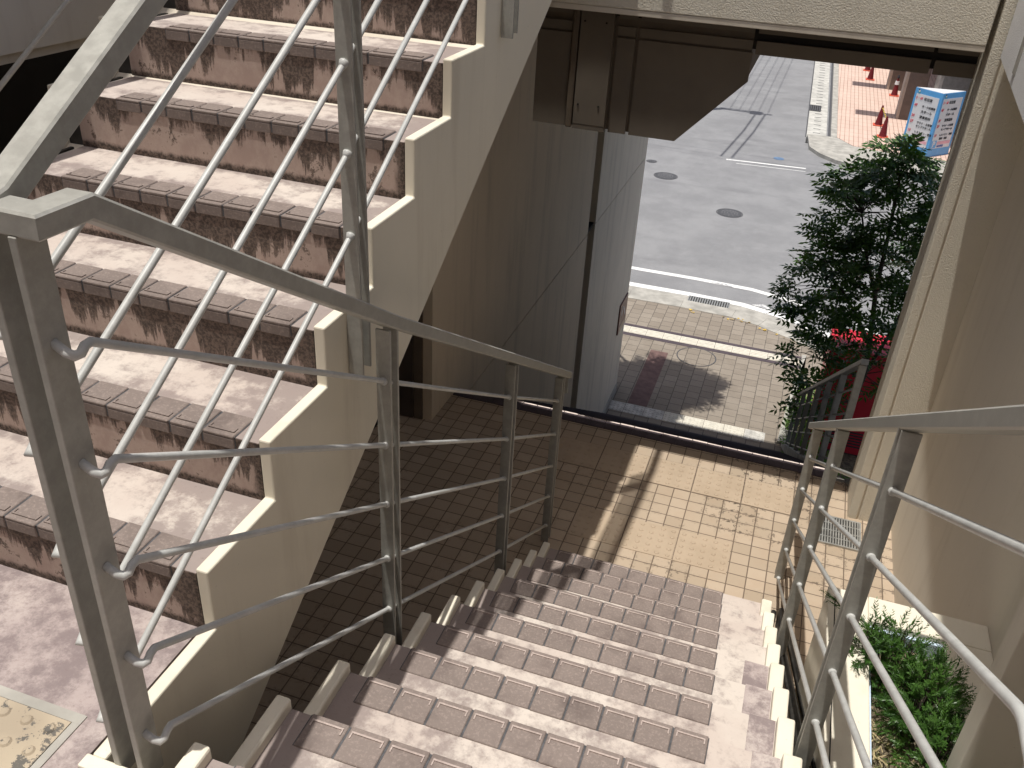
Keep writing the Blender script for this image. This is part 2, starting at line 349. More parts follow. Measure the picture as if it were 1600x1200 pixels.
# ------------------------------------------------------------------ mesh helpers
class MB:
    def __init__(s): s.v = []; s.f = []
    def add(s, vs_, fs):
        o = len(s.v); s.v += [tuple(p) for p in vs_]; s.f += [tuple(i + o for i in f) for f in fs]; return s
    def box(s, x0, x1, y0, y1, z0, z1):
        return s.add([(x0, y0, z0), (x1, y0, z0), (x1, y1, z0), (x0, y1, z0), (x0, y0, z1), (x1, y0, z1), (x1, y1, z1), (x0, y1, z1)],
                     [(0, 3, 2, 1), (4, 5, 6, 7), (0, 1, 5, 4), (1, 2, 6, 5), (2, 3, 7, 6), (3, 0, 4, 7)])
    def prism(s, poly, axis, a, b):
        """poly of 2D points extruded along axis: 'x' -> (y,z), 'z' -> (x,y), 'y' -> (x,z)"""
        n = len(poly)
        def P(p, t): return {'x': (t, p[0], p[1]), 'y': (p[0], t, p[1]), 'z': (p[0], p[1], t)}[axis]
        vv = [P(p, a) for p in poly] + [P(p, b) for p in poly]
        return s.add(vv, [tuple(range(n))[::-1], tuple(range(n, 2 * n))] + [(i, (i + 1) % n, n + (i + 1) % n, n + i) for i in range(n)])
    def sheet(s, poly, z):
        return s.add([(x, y, z) for x, y in poly], [tuple(range(len(poly)))])
    def sweep(s, path, prof, up=(0, 0, 1), cap=True):
        path = [Vector(p) for p in path]; n = len(path); k = len(prof); rings = []
        for i, p in enumerate(path):
            d0 = (p - path[i - 1]).normalized() if i else None
            d1 = (path[i + 1] - p).normalized() if i < n - 1 else None
            if d0 is None: t = d1; sc = 1
            elif d1 is None: t = d0; sc = 1
            else:
                t = (d0 + d1).normalized(); sc = 1 / max(0.45, t.dot(d0))
            u0 = Vector(up)
            if abs(t.dot(u0)) > 0.97: u0 = Vector((1, 0, 0))
            sd = t.cross(u0).normalized(); u = sd.cross(t).normalized()
            if d0 is not None and d1 is not None:
                bis = (d1 - d0)
                if bis.length > 1e-6:
                    bis.normalize(); cs, cu = sd.dot(bis), u.dot(bis)
                else: cs = cu = 0
            else: cs = cu = 0
            ring = []
            for a, b in prof:
                q = sd * a + u * b
                if sc != 1:
                    bv = sd * cs + u * cu
                    q = q + bv * (q.dot(bv)) * (sc - 1)
                ring.append(p + q)
            rings.append(ring)
        vv = [q for r in rings for q in r]
        ff = [(i * k + j, i * k + (j + 1) % k, (i + 1) * k + (j + 1) % k, (i + 1) * k + j) for i in range(n - 1) for j in range(k)]
        if cap: ff += [tuple(range(k))[::-1], tuple(range((n - 1) * k, n * k))]
        return s.add(vv, ff)
    def tube(s, path, r, seg=10):
        if not isinstance(r, (list, tuple)):
            return s.sweep(path, [(r * math.cos(2 * math.pi * i / seg), r * math.sin(2 * math.pi * i / seg)) for i in range(seg)])
        path = [Vector(p) for p in path]; o = []
        n = len(path)
        for i, p in enumerate(path):
            t = (path[min(i + 1, n - 1)] - path[max(i - 1, 0)]).normalized()
            u0 = Vector((0, 0, 1)) if abs(t.z) < 0.9 else Vector((1, 0, 0))
            a = t.cross(u0).normalized(); b = a.cross(t)
            o += [p + (a * math.cos(2 * math.pi * j / seg) + b * math.sin(2 * math.pi * j / seg)) * r[i] for j in range(seg)]
        ff = [(i * seg + j, i * seg + (j + 1) % seg, (i + 1) * seg + (j + 1) % seg, (i + 1) * seg + j) for i in range(n - 1) for j in range(seg)]
        ff += [tuple(range(seg))[::-1], tuple(range((n - 1) * seg, n * seg))]
        return s.add(o, ff)
    def lathe(s, prof, cx, cy, seg=24):
        n = len(prof)
        vv = [(cx + r * math.cos(2 * math.pi * j / seg), cy + r * math.sin(2 * math.pi * j / seg), z) for r, z in prof for j in range(seg)]
        ff = [(i * seg + j, i * seg + (j + 1) % seg, (i + 1) * seg + (j + 1) % seg, (i + 1) * seg + j) for i in range(n - 1) for j in range(seg)]
        ff += [tuple(range(seg))[::-1], tuple(range((n - 1) * seg, n * seg))]
        return s.add(vv, ff)
    def build(s, name, mat, parent=None, bevel=0.0, smooth=False, seg=2):
        me = bpy.data.meshes.new(name)
        me.from_pydata(s.v, [], s.f)
        bm = bmesh.new(); bm.from_mesh(me)
        bmesh.ops.recalc_face_normals(bm, faces=bm.faces); bm.to_mesh(me); bm.free()
        me.materials.append(M[mat] if isinstance(mat, str) else mat)
        o = bpy.data.objects.new(name, me); scene.collection.objects.link(o)
        if parent: o.parent = parent; o.matrix_parent_inverse = parent.matrix_world.inverted() if False else Matrix.Translation(-parent.location) if parent.get('base') else Matrix()
        if bevel:
            md = o.modifiers.new('bevel', 'BEVEL'); md.width = bevel; md.segments = seg; md.limit_method = 'ANGLE'; md.angle_limit = rad(40)
        if smooth:
            for p in me.polygons: p.use_smooth = True
        return o
def tag(o, label, cat, group=None):
    o['label'] = label; o['category'] = cat
    if group: o['group'] = group
    return o
def thing(name, label, cat, loc=(0, 0, 0), group=None):
    """an Empty at the base; children are written in world coordinates"""
    o = bpy.data.objects.new(name, None); scene.collection.objects.link(o)
    o.location = loc; o['base'] = 1; o.empty_display_size = 0.1
    return tag(o, label, cat, group)
def struct(name, mb, mat, bevel=0.0):
    o = mb.build(name, mat, None, bevel); o['kind'] = 'structure'; return o
def copy_thing(root, loc, label=None):
    r = root.copy(); scene.collection.objects.link(r); r.location = loc
    if label: r['label'] = label
    for ch in list(root.children):
        c = ch.copy(); scene.collection.objects.link(c); c.parent = r
        for g in ch.children:
            d = g.copy(); scene.collection.objects.link(d); d.parent = c
    return r

# ------------------------------------------------------------------ key dimensions
r = RS; t = 0.30
XU, YU = -0.798, 0.9396                    # upper flight: outer face, first riser
XL, XR, YL, ZL = -0.637, 0.644, 0.6278, 0.0345
ZF = -1.979                                # lower landing
ZS = -6.25; ZR = -6.38                     # pavement, road

# ------------------------------------------------------------------ ground
struct('road', MB().sheet([(-300, -300), (300, -300), (300, 300), (-300, 300)], ZR), 'asphalt')
inner = [(-14, 16.95), (-2.48, 16.9), (-1.36, 16.92), (-0.3, 16.88), (0.25, 16.72), (0.59, 16.54), (1.18, 16.25), (2.0, 15.7), (3.2, 14.6), (4.2, 13.2), (5, 11)]
def offs(poly, d):
    out = []
    for i, p in enumerate(poly):
        a = Vector(poly[max(0, i - 1)]); b = Vector(poly[min(len(poly) - 1, i + 1)])
        tv = (b - a).normalized(); n = Vector((-tv.y, tv.x))
        out.append((p[0] + n.x * d, p[1] + n.y * d))
    return out
def ribbon(mb, poly, d0, d1, z, za=None):
    a = offs(poly, d0); b = offs(poly, d1); n = len(poly)
    return mb.add([(x, y, z if za is None else za) for x, y in a] + [(x, y, z) for x, y in b], [(i, i + 1, n + i + 1, n + i) for i in range(n - 1)])
mbp = MB(); poly = inner + [(5, 5), (-14, 5)]
mbp.prism(poly, 'z', ZR - 0.3, ZS)
struct('pavement', mbp, 'pavers')
kb = MB(); a = offs(inner, 0.002); b = offs(inner, 0.40)
for i in range(len(inner) - 1):
    p0, p1, q0, q1 = a[i], a[i + 1], b[i], b[i + 1]
    kb.prism([p0, p1, q1, q0], 'z', ZR - 0.2, ZS + 0.012)
struct('kerb', kb, 'concrete', 0.01)
struct('gutter', ribbon(MB(), inner, 0.402, 0.92, ZR + 0.006, ZR + 0.012), 'concrete')
mk = MB(); ribbon(mk, inner, 0.93, 1.13, ZR + 0.005)
struct('edge_line', mk, 'road_paint')
mk = MB(); ribbon(mk, inner, 1.86, 2.02, ZR + 0.005)
struct('lane_line', mk, 'road_paint')
mk = MB()
mk.sheet([(-0.98, 18.80), (-0.42, 18.72), (-0.60, 18.84), (-0.85, 18.86)], ZR + 0.009).sheet([(0.02, 17.98), (0.72, 17.76), (0.42, 17.98), (0.26, 18.10)], ZR + 0.009)
struct('worn_road_marking', mk, 'faded_paint')
mk = MB().sheet([(-1.85, 28.86), (0.62, 29.10), (0.62, 29.20), (-1.85, 28.98)], ZR + 0.005).sheet([(-1.5, 28.60), (0.62, 28.78), (0.62, 28.82), (-1.5, 28.64)], ZR + 0.005)
struct('stop_line', mk, 'road_paint')

# tactile paving on the pavement
def domes(mb, x0, x1, y0, y1, z, nx, ny, rr, h):
    for i in range(nx):
        for j in range(ny):
            cx = x0 + (i + .5) * (x1 - x0) / nx; cy = y0 + (j + .5) * (y1 - y0) / ny
            seg = 10; o = []
            for R_, hh in ((rr, 0), (rr * .72, h * .75), (rr * .35, h)):
                o += [(cx + R_ * math.cos(2 * math.pi * k / seg), cy + R_ * math.sin(2 * math.pi * k / seg), z + hh) for k in range(seg)]
            f = [(q * seg + k, q * seg + (k + 1) % seg, (q + 1) * seg + (k + 1) % seg, (q + 1) * seg + k) for q in range(2) for k in range(seg)]
            mb.add(o, f + [tuple(range(2 * seg, 3 * seg))])
gw = MB()
for i in range(24):
    x0 = 1.21 - (i + 1) * 0.333
    gw.box(x0 + .004, x0 + .329, 15.33, 15.60, ZS - .05, ZS + .006)
    for j in range(4): gw.box(x0 + .02, x0 + .313, 15.355 + j * .062, 15.385 + j * .062, ZS, ZS + .011)
struct('tactile_guide_strip', gw, 'tactile_white')
gb = MB(); ribbon(gb, [(-8, 15.26), (1.21, 15.26)], -0.05, 0.06, ZS + .004); ribbon(gb, [(-8, 15.66), (1.21, 15.66)], -0.05, 0.05, ZS + .004)
struct('tactile_border', gb, 'dark_tile')
sw, sg = MB(), MB()
for i in range(8):
    x0 = 0.74 - (i + 1) * 0.333; m_ = sg if i in (0, 5, 6, 7) else sw
    m_.box(x0 + .004, x0 + .329, 12.40, 12.70, ZS - .05, ZS + .006); domes(m_, x0 + .004, x0 + .329, 12.40, 12.70, ZS + .005, 5, 5, .022, .008)
struct('tactile_paving', sw, 'tactile_white'); struct('tactile_paving', sg, 'tactile_grey')
struct('brown_paving', MB().sheet([(-1.57, 12.72), (-1.24, 12.72), (-1.24, 14.8), (-1.57, 14.8)], ZS + .004), 'brown_paver')

def manhole(label, x, y, R, z, mat='iron'):
    o = thing('manhole_cover', label, 'manhole cover', (x, y, z), 'manhole covers')
    MB().lathe([(R, -.02), (R, .006), (R * .93, .008)], x, y, 32)
    m1 = MB().lathe([(R * .9, z - .02), (R * .9, z + .006), (R * .86, z + .009)], x, y, 36)
    m2 = MB()
    for k in range(3): m2.lathe([(R * (.22 + .2 * k), z + .008), (R * (.22 + .2 * k), z + .014), (R * (.16 + .2 * k), z + .014), (R * (.15 + .2 * k), z + .008)], x, y, 30)
    for k in range(12):
        a = k * math.pi / 6
        m2.add([(x + R * q * math.cos(a + d), y + R * q * math.sin(a + d), z + .013) for q, d in ((.3, .05), (.8, .03), (.8, -.03), (.3, -.05))], [(0, 1, 2, 3)])
    m1.build('cover', mat, o); m2.build('raised_pattern', 'iron_worn', o)
    MB().lathe([(R, z - .02), (R, z + .005), (R * .92, z + .005), (R * .92, z - .02)], x, y, 36).build('frame_ring', 'concrete' if mat == 'pavers' else 'iron', o)
    return o
manhole('grey iron manhole cover in the road nearest the kerb grate', -1.13, 23.74, .36, ZR)
manhole('grey iron manhole cover in the road left of the tree and nearest the wall', -3.32, 26.21, .36, ZR)
manhole('small iron valve cover in the road beside the soffit corner', -4.0, 27.51, .17, ZR)
o = thing('valve_cover', 'small bluish oval valve cover in the road by the white stop line', 'valve cover', (-.27, 29.87, ZR))
MB().lathe([(.17, ZR - .01), (.17, ZR + .006), (.13, ZR + .010)], -.27, 29.87, 24).build('cover', 'valve_blue', o)
o = thing('manhole_cover', 'round paver filled manhole cover on the brick pavement', 'manhole cover', (-.72, 14.87, ZS), 'manhole covers')
MB().lathe([(.37, ZS - .01), (.37, ZS + .006), (.350, ZS + .006), (.350, ZS - .01)], -.72, 14.87, 48).build('frame_ring', 'iron', o)
MB().lathe([(.349, ZS - .01), (.349, ZS + .004)], -.72, 14.87, 48).build('cover', 'pavers', o)

def grate(name, label, x0, x1, y0, y1, z, n, along='y', mat='galvanised', fr=.02, cross=0):
    o = thing(name, label, 'drain grate', ((x0 + x1) / 2, (y0 + y1) / 2, z))
    MB().sheet([(x0, y0), (x1, y0), (x1, y1), (x0, y1)], z + .004).build('pit', 'dark_pit', o)
    m_ = MB()
    m_.box(x0, x1, y0, y0 + fr, z, z + .014).box(x0, x1, y1 - fr, y1, z, z + .014).box(x0, x0 + fr, y0 + fr, y1 - fr, z, z + .014).box(x1 - fr, x1, y0 + fr, y1 - fr, z, z + .014)
    m_.build('frame', mat, o)
    m_ = MB()
    for i in range(n):
        if along == 'y':
            w = (x1 - x0 - 2 * fr) / n; c = x0 + fr + (i + .5) * w
            m_.box(c - w * .26, c + w * .26, y0 + fr, y1 - fr, z + .005, z + .013)
        else:
            w = (y1 - y0 - 2 * fr) / n; c = y0 + fr + (i + .5) * w
            m_.box(x0 + fr, x1 - fr, c - w * .26, c + w * .26, z + .005, z + .013)
    for i in range(cross):
        c = y0 + (i + 1) * (y1 - y0) / (cross + 1); m_.box(x0 + fr, x1 - fr, c - .004, c + .004, z + .006, z + .0125)
    m_.build('slats', mat, o)
    return o
grate('drain_grate', 'long steel drain grate set in the concrete gutter along the kerb', -1.30, -.42, 17.48, 17.84, ZR + .012, 16, 'y', 'galvanised')
grate('drain_grate', 'dark grate in the pale gutter strip of the far side road', .34, .78, 37.4, 38.45, ZR + .016, 5, 'y', 'iron')
grate('drain_grate', 'dark grate at the corner where the far gutter strip ends', .44, 1.08, 32.35, 33.1, ZR + .016, 4, 'y', 'iron')
grate('drain_grate', 'metal floor drain grate on tan tiles beside the pillar foot', .925, 1.20, 4.49, 4.79, ZF, 15, 'y', 'galvanised', .012, 3)

# far side: gutter strip, plaza, corner
gs = MB().sheet([(.42, 33.15), (1.12, 33.15), (.30, 80), (-.50, 80)], ZR + .01)
struct('gutter', gs, 'pale_concrete')
gk = MB()
for i in range(60):
    y = 33.9 + i * .62; x = .60 - (y - 33) * .0172
    gk.box(x + .05, x + .30, y, y + .05, ZR + .008, ZR + .016)
struct('gutter_slots', gk, 'iron')
gl = MB().prism([(1.17, 33.2), (1.24, 33.2), (.50, 80), (.43, 80)], 'z', ZR, ZR + .02).prism([(.40, 33.2), (.44, 33.2), (-.48, 80), (-.53, 80)], 'z', ZR, ZR + .018)
struct('gutter_joint', gl, 'iron')
struct('kerb', MB().prism([(1.25, 33.2), (1.46, 33.2), (.80, 80), (.52, 80)], 'z', ZR - .1, ZR + .125).prism([(.60, 31.5), (.95, 30.8), (1.5, 30.2), (2.6, 29.8), (14, 29.6), (14, 31.9), (3.5, 31.95), (2.0, 32.3), (1.46, 33.2), (.46, 33.2)], 'z', ZR - .1, ZR + .12), 'concrete')
struct('plaza', MB().prism([(1.465, 33.2), (2.01, 32.3), (3.5, 31.96), (14, 31.91), (14, 80), (.805, 80)], 'z', ZR - .1, ZR + .127), 'plaza_tile')
ZP = ZR + .127

# ------------------------------------------------------------------ lower landing floor
struct('landing_floor', MB().box(-7, 1.39, -4, 5.235, ZF - .2, ZF), 'tan_floor')
tp = MB()
for i in range(5):
    x0 = -.909 + i * .335
    tp.box(x0 + .004, x0 + .329, 4.708, 5.008, ZF - .02, ZF + .004); domes(tp, x0, x0 + .333, 4.708, 5.008, ZF + .004, 5, 5, .016, .006)
for i in range(3):
    x0 = -.574 + i * .333
    tp.box(x0 + .004, x0 + .329, 3.968, 4.268, ZF - .02, ZF + .004); domes(tp, x0, x0 + .333, 3.968, 4.268, ZF + .004, 5, 5, .016, .006)
struct('tactile_paving', tp, 'tan_tactile')

# ------------------------------------------------------------------ staircase builder
def tile_row(steps_parent, x0, x1, yn, z, n, mat='nosing_tile'):
    """n nosing tiles whose front edge is yn (facing -y for the upper flight)"""
def nosing(parent, x0, x1, yfront, sgn, z, pitch=.1035, depth=.098, hang=.036, ridge=True):
    n = int(round((x1 - x0) / pitch)); w = (x1 - x0) / n; mbt = MB(); mg = MB(); ml = MB()
    for i in range(n):
        a = x0 + i * w + .003; b = x0 + (i + 1) * w - .003
        jz = random.uniform(-.0008, .0008); jy = random.uniform(-.001, .001)
        y0 = yfront - sgn * .004 + jy; y1 = y0 + sgn * depth
        ya, yb = min(y0, y1), max(y0, y1)
        mbt.box(a, b, ya, yb, z - .004, z + .005 + jz)
        yi = y0 + sgn * .012
        mbt.box(a, b, min(y0, yi), max(y0, yi), z - hang, z - .0042)
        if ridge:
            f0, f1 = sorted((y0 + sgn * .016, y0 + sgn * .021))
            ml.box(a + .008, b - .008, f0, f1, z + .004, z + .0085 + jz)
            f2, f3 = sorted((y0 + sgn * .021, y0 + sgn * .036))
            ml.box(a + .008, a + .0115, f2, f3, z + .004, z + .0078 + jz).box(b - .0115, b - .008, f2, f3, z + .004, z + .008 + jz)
    y0 = yfront - sgn * .001; y1 = y0 + sgn * (depth - .004)
    mg.box(x0, x1, min(y0, y1), max(y0, y1), z - hang + .004, z + .0015)
    mg.build('grout', 'iron', parent)
    if ridge: ml.build('grip_ridges', 'sunlit_lip' if sgn < 0 else 'nosing_tile', parent)
    return mbt.build('nosing_tiles', mat_n, parent, bevel=.0022, seg=1)
mat_n = 'nosing_tile'

# upper flight
us = thing('staircase', 'stained pink concrete stair flight with brown nosing tiles climbing up behind the left railing', 'staircase', (-1.4, YU, 0))
NU = 12
for k in range(1, NU + 1):
    z = k * r - .010; y0 = YU + (k - 1) * t
    st = MB().box(-2.06, XU - .034, y0 + .001, y0 + t + (.02 if k < NU else .28), z - .10, z).build('step', 'pink_tread', us)
    MB().box(-2.06, XU - .034, y0, y0 + .012, z - r, z - .002).build('riser', 'pink_riser', st)
    nosing(st, -1.888, -.90, y0, 1, z)
# stepped side beam (outer face) with cream coping strips
prof = []
for k in range(1, NU + 1):
    y0 = YU + (k - 1) * t
    prof += [(y0, (k - 1) * r), (y0, k * r)]
top_end = (4.82, NU * r)
prof.append(top_end); prof.append((top_end[0], NU * r - .35))
def soff(y): return .346 + .627 * (y - 2.27)
prof += [(4.4, soff(4.4)), (.78, soff(.78)), (.60, -.52), (.60, 0)]
prof = [(.545, 0.004)] + [(YU, .004)] + [(p[0], p[1] + .004) for p in prof[1:-4]] + prof[-4:-1] + [(.60, -.52), (.545, -.2)]
MB().prism(prof, 'x', XU - .034, XU).build('side_beam', 'cream', us, bevel=.005)
# soffit slab
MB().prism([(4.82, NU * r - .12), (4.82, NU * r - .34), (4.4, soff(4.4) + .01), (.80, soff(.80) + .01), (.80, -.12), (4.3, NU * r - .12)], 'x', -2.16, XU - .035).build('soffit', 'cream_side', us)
# left side channel and coping
ch = MB(); lc = MB()
for k in range(1, NU + 1):
    z = k * r; y0 = YU + (k - 1) * t
    ch.box(-2.12, -2.062, y0 + .004, y0 + t, z - .2, z - .028)
    ch.box(-2.098, -2.084, y0 + .03, y0 + t - .02, z - .028, z - .012)
    lc.box(-2.17, -2.122, y0, y0 + t - .001, z - .25, z + .002)
ch.build('drain_channel', 'black_pipe', us); lc.build('coping', 'cream', us, bevel=.004)

# top landing (where the camera stands)
struct('top_landing', MB().prism([(-2.2, -3), (1.2, -3), (1.2, YL - .01), (-.60, YL - .01), (-.64, .512), (-.845, .512), (-.845, YU), (-2.2, YU)], 'z', -.22, -.010), 'pink_landing')
fr = thing('post_frame', 'cream painted concrete frame round the socket at the foot of the double post', 'kerb frame', (-.74, .53, 0))
MB().box(-.842, -.645, .512, .5445, -.2, .006).build('frame', 'cream', fr, bevel=.004)
tl = MB().box(-1.24, -.935, .30, .60, -.03, -.005); domes(tl, -1.24, -.935, .30, .60, -.005, 5, 5, .014, .006)
tl.box(-1.58, -1.248, .30, .60, -.03, -.005); domes(tl, -1.58, -1.248, .30, .60, -.005, 5, 5, .014, .006)
struct('tactile_paving', tl, 'worn_tactile')
struct('mortar_joint', MB().box(-1.6, -.915, .602, .626, -.03, -.007).box(-.934, -.915, .2, .6015, -.03, -.0065), 'concrete')

# lower flight
ls = thing('staircase', 'sunlit pink concrete stair flight with brown nosing tiles leading down to the tan landing', 'staircase', (0, 2, ZF))
for k in range(0, 11):
    zt = ZL - k * r - .035; y1 = YL + k * t; y0 = y1 - t
    if k == 0: y0 = y1 - .12
    st = MB().box(-.597, .632, y0 - .02, y1 - .001, zt - .12, zt).build('step', 'pink_tread', ls)
    zb = zt - r if k < 10 else ZF
    MB().box(-.597, .632, y1 - .013, y1, zb, zt - .002).build('riser', 'pink_riser', st)
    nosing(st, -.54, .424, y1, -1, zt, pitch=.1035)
lp = []
for k in range(0, 11):
    y1 = YL + k * t; lp += [(y1 - (t if k else .12), ZL - k * r - .04), (y1, ZL - k * r - .04)]
lp += [(YL + 10 * t, ZF), (YL + 9 * t - .1, ZF), (.45, -.32), (.45, ZL - .04)]
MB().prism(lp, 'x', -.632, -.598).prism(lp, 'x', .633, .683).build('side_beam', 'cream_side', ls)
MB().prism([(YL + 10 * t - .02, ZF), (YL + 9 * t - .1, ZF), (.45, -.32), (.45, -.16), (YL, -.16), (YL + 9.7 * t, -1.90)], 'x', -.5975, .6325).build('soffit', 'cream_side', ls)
for side, (xa, xb) in enumerate(((XL, -.596), (XR - .012, .688))):
    c = MB()
    for k in range(0, 11):
        y1 = YL + k * t + .004; y0 = y1 - t - .008 if k else y1 - .16
        zt = ZL - k * r
        zb = zt - r + .0005 if k < 10 else ZF
        c.box(xa, xb, y0, y1, zt - .05, zt)
        c.box(xa + .001, xb - .001, y1 - .032, y1 - .001, zb, zt - .0505)
    c.build('coping', 'cream', ls, bevel=.007)
# patched treads on the sunny side
pt = MB()
for k, x0 in ((4, .545), (5, .535), (6, .535), (3, .55), (2, .54)):
    zt = ZL - k * r - .035; y1 = YL + k * t
    pt.box(x0, .630, y1 - .29 + .02, y1 + .002, zt - .05, zt + .004)
pt.build('mortar_patch', 'pink_landing', ls)
zt = ZL - 6 * r - .035
MB().prism([(.46, YL + 6 * t - .31), (.63, YL + 6 * t - .285), (.63, YL + 6 * t - .265)], 'z', zt - .01, zt + .008).build('crack', 'black_gap', ls)

# flight from the landing down to the pavement
sd = thing('staircase', 'dark tiled stair flight in shade dropping from the tan landing to the pavement', 'staircase', (-.4, 9, ZS))
ND = 23; rd = (ZF - ZS) / ND; Y0 = 5.34
pr = [(5.236, ZF - .2), (5.236, ZF - .012)]
for k in range(ND):
    y = Y0 + k * t; z = ZF - k * rd - .012
    pr += [(y, z), (y, z - rd)]
pr[-1] = (pr[-1][0], ZS - .05); pr += [(Y0 + (ND - 1) * t - .4, ZS - .05)]
MB().prism(pr, 'x', -1.86, 1.0).build('steps', 'dark_tile', sd)
dn = MB(); gp = MB()
for k in range(ND):
    y = Y0 + k * t; z = ZF - k * rd
    for i in range(26):
        a = -1.855 + i * .1097; b = a + .1065
        dn.box(a, b, y - .098, y + .003, z - .011, z + .002 + random.uniform(0, .001)).box(a, b, y - .010, y + .003, z - .055, z - .0115)
dn.build('nosing_tiles', 'dark_tile', sd)
simple('sunlit_pink', (0.78, 0.66, 0.60), 0.7, 0.15, 30)  # whitened: the sunlit line on the top nosing is partly in this colour
for i in range(26):
    a = -1.855 + i * .1097
    gp.box(a + random.uniform(0, .004), a + .1067, Y0 + .0035, Y0 + .020 + random.uniform(-.003, .003), ZF - .03, ZF + .0005)
gp.build('lit_edge_strip', 'sunlit_pink', sd)

# ------------------------------------------------------------------ buildings round the landing
wl = thing('wall', 'grey plastered building wall with a diagonal looking joint left of the landing', 'wall', (-1.9, 7, ZF))
for nm, (y0, y1) in (('panel', (4.83, 9.56)), ('panel', (9.93, 13.05))):
    rounded = y1 > 12
    def foot(zb, zt, inset=0.0):
        pts = [(-1.86, y0), (-2.20, y0), (-2.20, y1 + (.35 if rounded else 0))]
        if rounded:
            pts += [(-2.10, y1 + .35), (-1.98, y1 + .31), (-1.90, y1 + .20), (-1.865, y1 + .07)]
        pts += [(-1.86, y1)]
        return MB().prism(pts, 'z', zb, zt)
    foot(ZS - .1, -2.165).build('panel', 'wall_pale' if rounded else 'wall_grey', wl)
    foot(-2.153, 5).build('panel', 'wall_pale' if rounded else 'wall_grey', wl)
MB().box(-2.19, -1.878, 4.84, 13.0, -2.18, -2.14).build('joint', 'dark_void', wl)
MB().box(-2.1, -1.96, 9.5, 10.0, ZS, 5).build('reveal', 'reveal_brown', wl)
MB().box(-1.8595, -1.835, 9.94, 13.04, ZS, ZS + .14).build('plinth', 'concrete', wl)
MB().box(-7, -2.201, 4.86, 5.4, ZF - .05, 5).build('front', 'wall_grey', wl)
MB().box(-2.60, -2.00, 4.80, 4.858, ZF + .01, .35).build('door', 'dark_brown', wl)  # colour made dark for the shade under the upper flight
MB().box(-1.998, -1.93, 4.815, 4.858, ZF, .4).build('door_frame', 'reveal_brown', wl)
MB().box(-1.929, -1.862, 4.84, 4.859, ZF, 3).build('corner_strip', 'dark_brown', wl)
MB().box(-7, -2.2, 5.41, 13, -2.3, 5).build('back', 'wall_grey', wl)

pw = thing('plaque', 'small brown wall plaque with white mark and tan foot on the grey wall end', 'plaque', (-1.85, 12.7, -4.6))
MB().prism([(12.43, -4.36), (12.99, -4.36), (12.99, -4.88), (12.43, -4.88)], 'x', -1.859, -1.838).build('board', 'plaque_brown', pw)
MB().prism([(12.46, -4.77), (12.97, -4.77), (12.97, -4.87), (12.46, -4.87)], 'x', -1.8375, -1.834).build('tan_band', 'plaque_tan', pw)
MB().prism([(12.60, -4.45), (12.66, -4.45), (12.60, -4.52), (12.64, -4.52), (12.57, -4.60), (12.55, -4.53)], 'x', -1.8375, -1.834).prism([(12.72, -4.52), (12.76, -4.50), (12.86, -4.66), (12.82, -4.68)], 'x', -1.8375, -1.834).build('white_mark', 'sign_white', pw)

# far left building face above a dark opening
wb = thing('wall', 'beige shaded wall over a black opening beyond the upper flight', 'wall', (-2.9, 2, ZF))
MB().box(-3.2, -2.70, -6, 4.8, .90, 7).build('face', 'wall_right', wb)
MB().box(-3.18, -2.715, -6, 4.8, .862, .899).build('drip_edge', 'cream_side', wb)
MB().box(-3.6, -3.4, -6, 4.8, ZF, .86).build('opening', 'dark_void', wb)  # near-black surface: the recess's deep shade is put into its colour
MB().box(-3.39, -2.2, -6, 4.8, ZF + .004, ZF + .01).build('shade_sheet', 'dark_void', wb)  # black sheet over the tan floor, painted in place of shade

# beam across, right column, right walls
bmf = thing('beam', 'cream stucco concrete beam spanning overhead above the landing', 'beam', (0, 4.9, .96))
MB().box(-6.5, 1.085, 4.83, 4.915, .985, 2.2).build('web', 'stucco', bmf, bevel=.006)
MB().box(-6.5, 1.085, 4.832, 4.92, .955, .984).build('drip_edge', 'cream_side', bmf, bevel=.003)
co = thing('pillar', 'tall cream stucco pillar with vertical grooves standing at the right edge of the landing', 'pillar', (1.25, 5, ZF))
MB().box(1.115, 1.172, 4.835, 5.19, ZF - .3, 3.2).build('shaft', 'stucco', co, bevel=.008)
MB().box(1.182, 1.40, 4.838, 5.185, ZF - .3, 3.2).build('shaft', 'stucco', co, bevel=.006)
MB().box(1.15, 1.2, 4.848, 5.18, ZF - .3, 3.2).build('groove', 'cream_side', co)
rw = thing('wall', 'plain beige rendered wall rising beside the right railing', 'wall', (1.45, 2, ZF))
MB().box(1.39, 1.65, -3, 4.837, ZF - .3, .93).build('face', 'wall_right', rw)
MB().box(2.0, 2.3, 5.25, 10.3, ZS, .89).build('return', 'wall_right', rw)  # hidden wall, added to keep sky light off the passage wall opposite
up = thing('wall', 'grey stucco upper wall overhanging the beige wall at the right edge', 'wall', (1.3, 2, .93))
MB().prism([(-3, 5), (2.25, 5), (2.25, 1.75), (4.80, 1.75), (4.80, .945), (2.4, .71), (2.0, .93), (-3, .93)], 'x', 1.16, 1.65).build('face', 'stucco_grey', up)
MB().box(.735, 1.159, -3, 2.25, 3.70, 3.9).build('shade_slab', 'cream_side', up)  # unseen slab, added overhead to shade the planter end
MB().box(-6, 1.7, -3.4, -3.05, -2.2, 4.6).build('return', 'wall_right', up)  # unseen wall behind the camera, added to cut sky light from that side
MB().box(1.1545, 1.1595, 4.30, 4.36, .95, 1.74).build('groove', 'concrete', up)
pl = thing('pilaster', 'pale pilaster with sunlit edge rising from the planter beside the right railing', 'pilaster', (1.28, 1.85, -.8))
MB().box(1.172, 1.389, 1.80, 1.90, -1.9, .9315).build('shaft', 'wall_right', pl, bevel=.004)
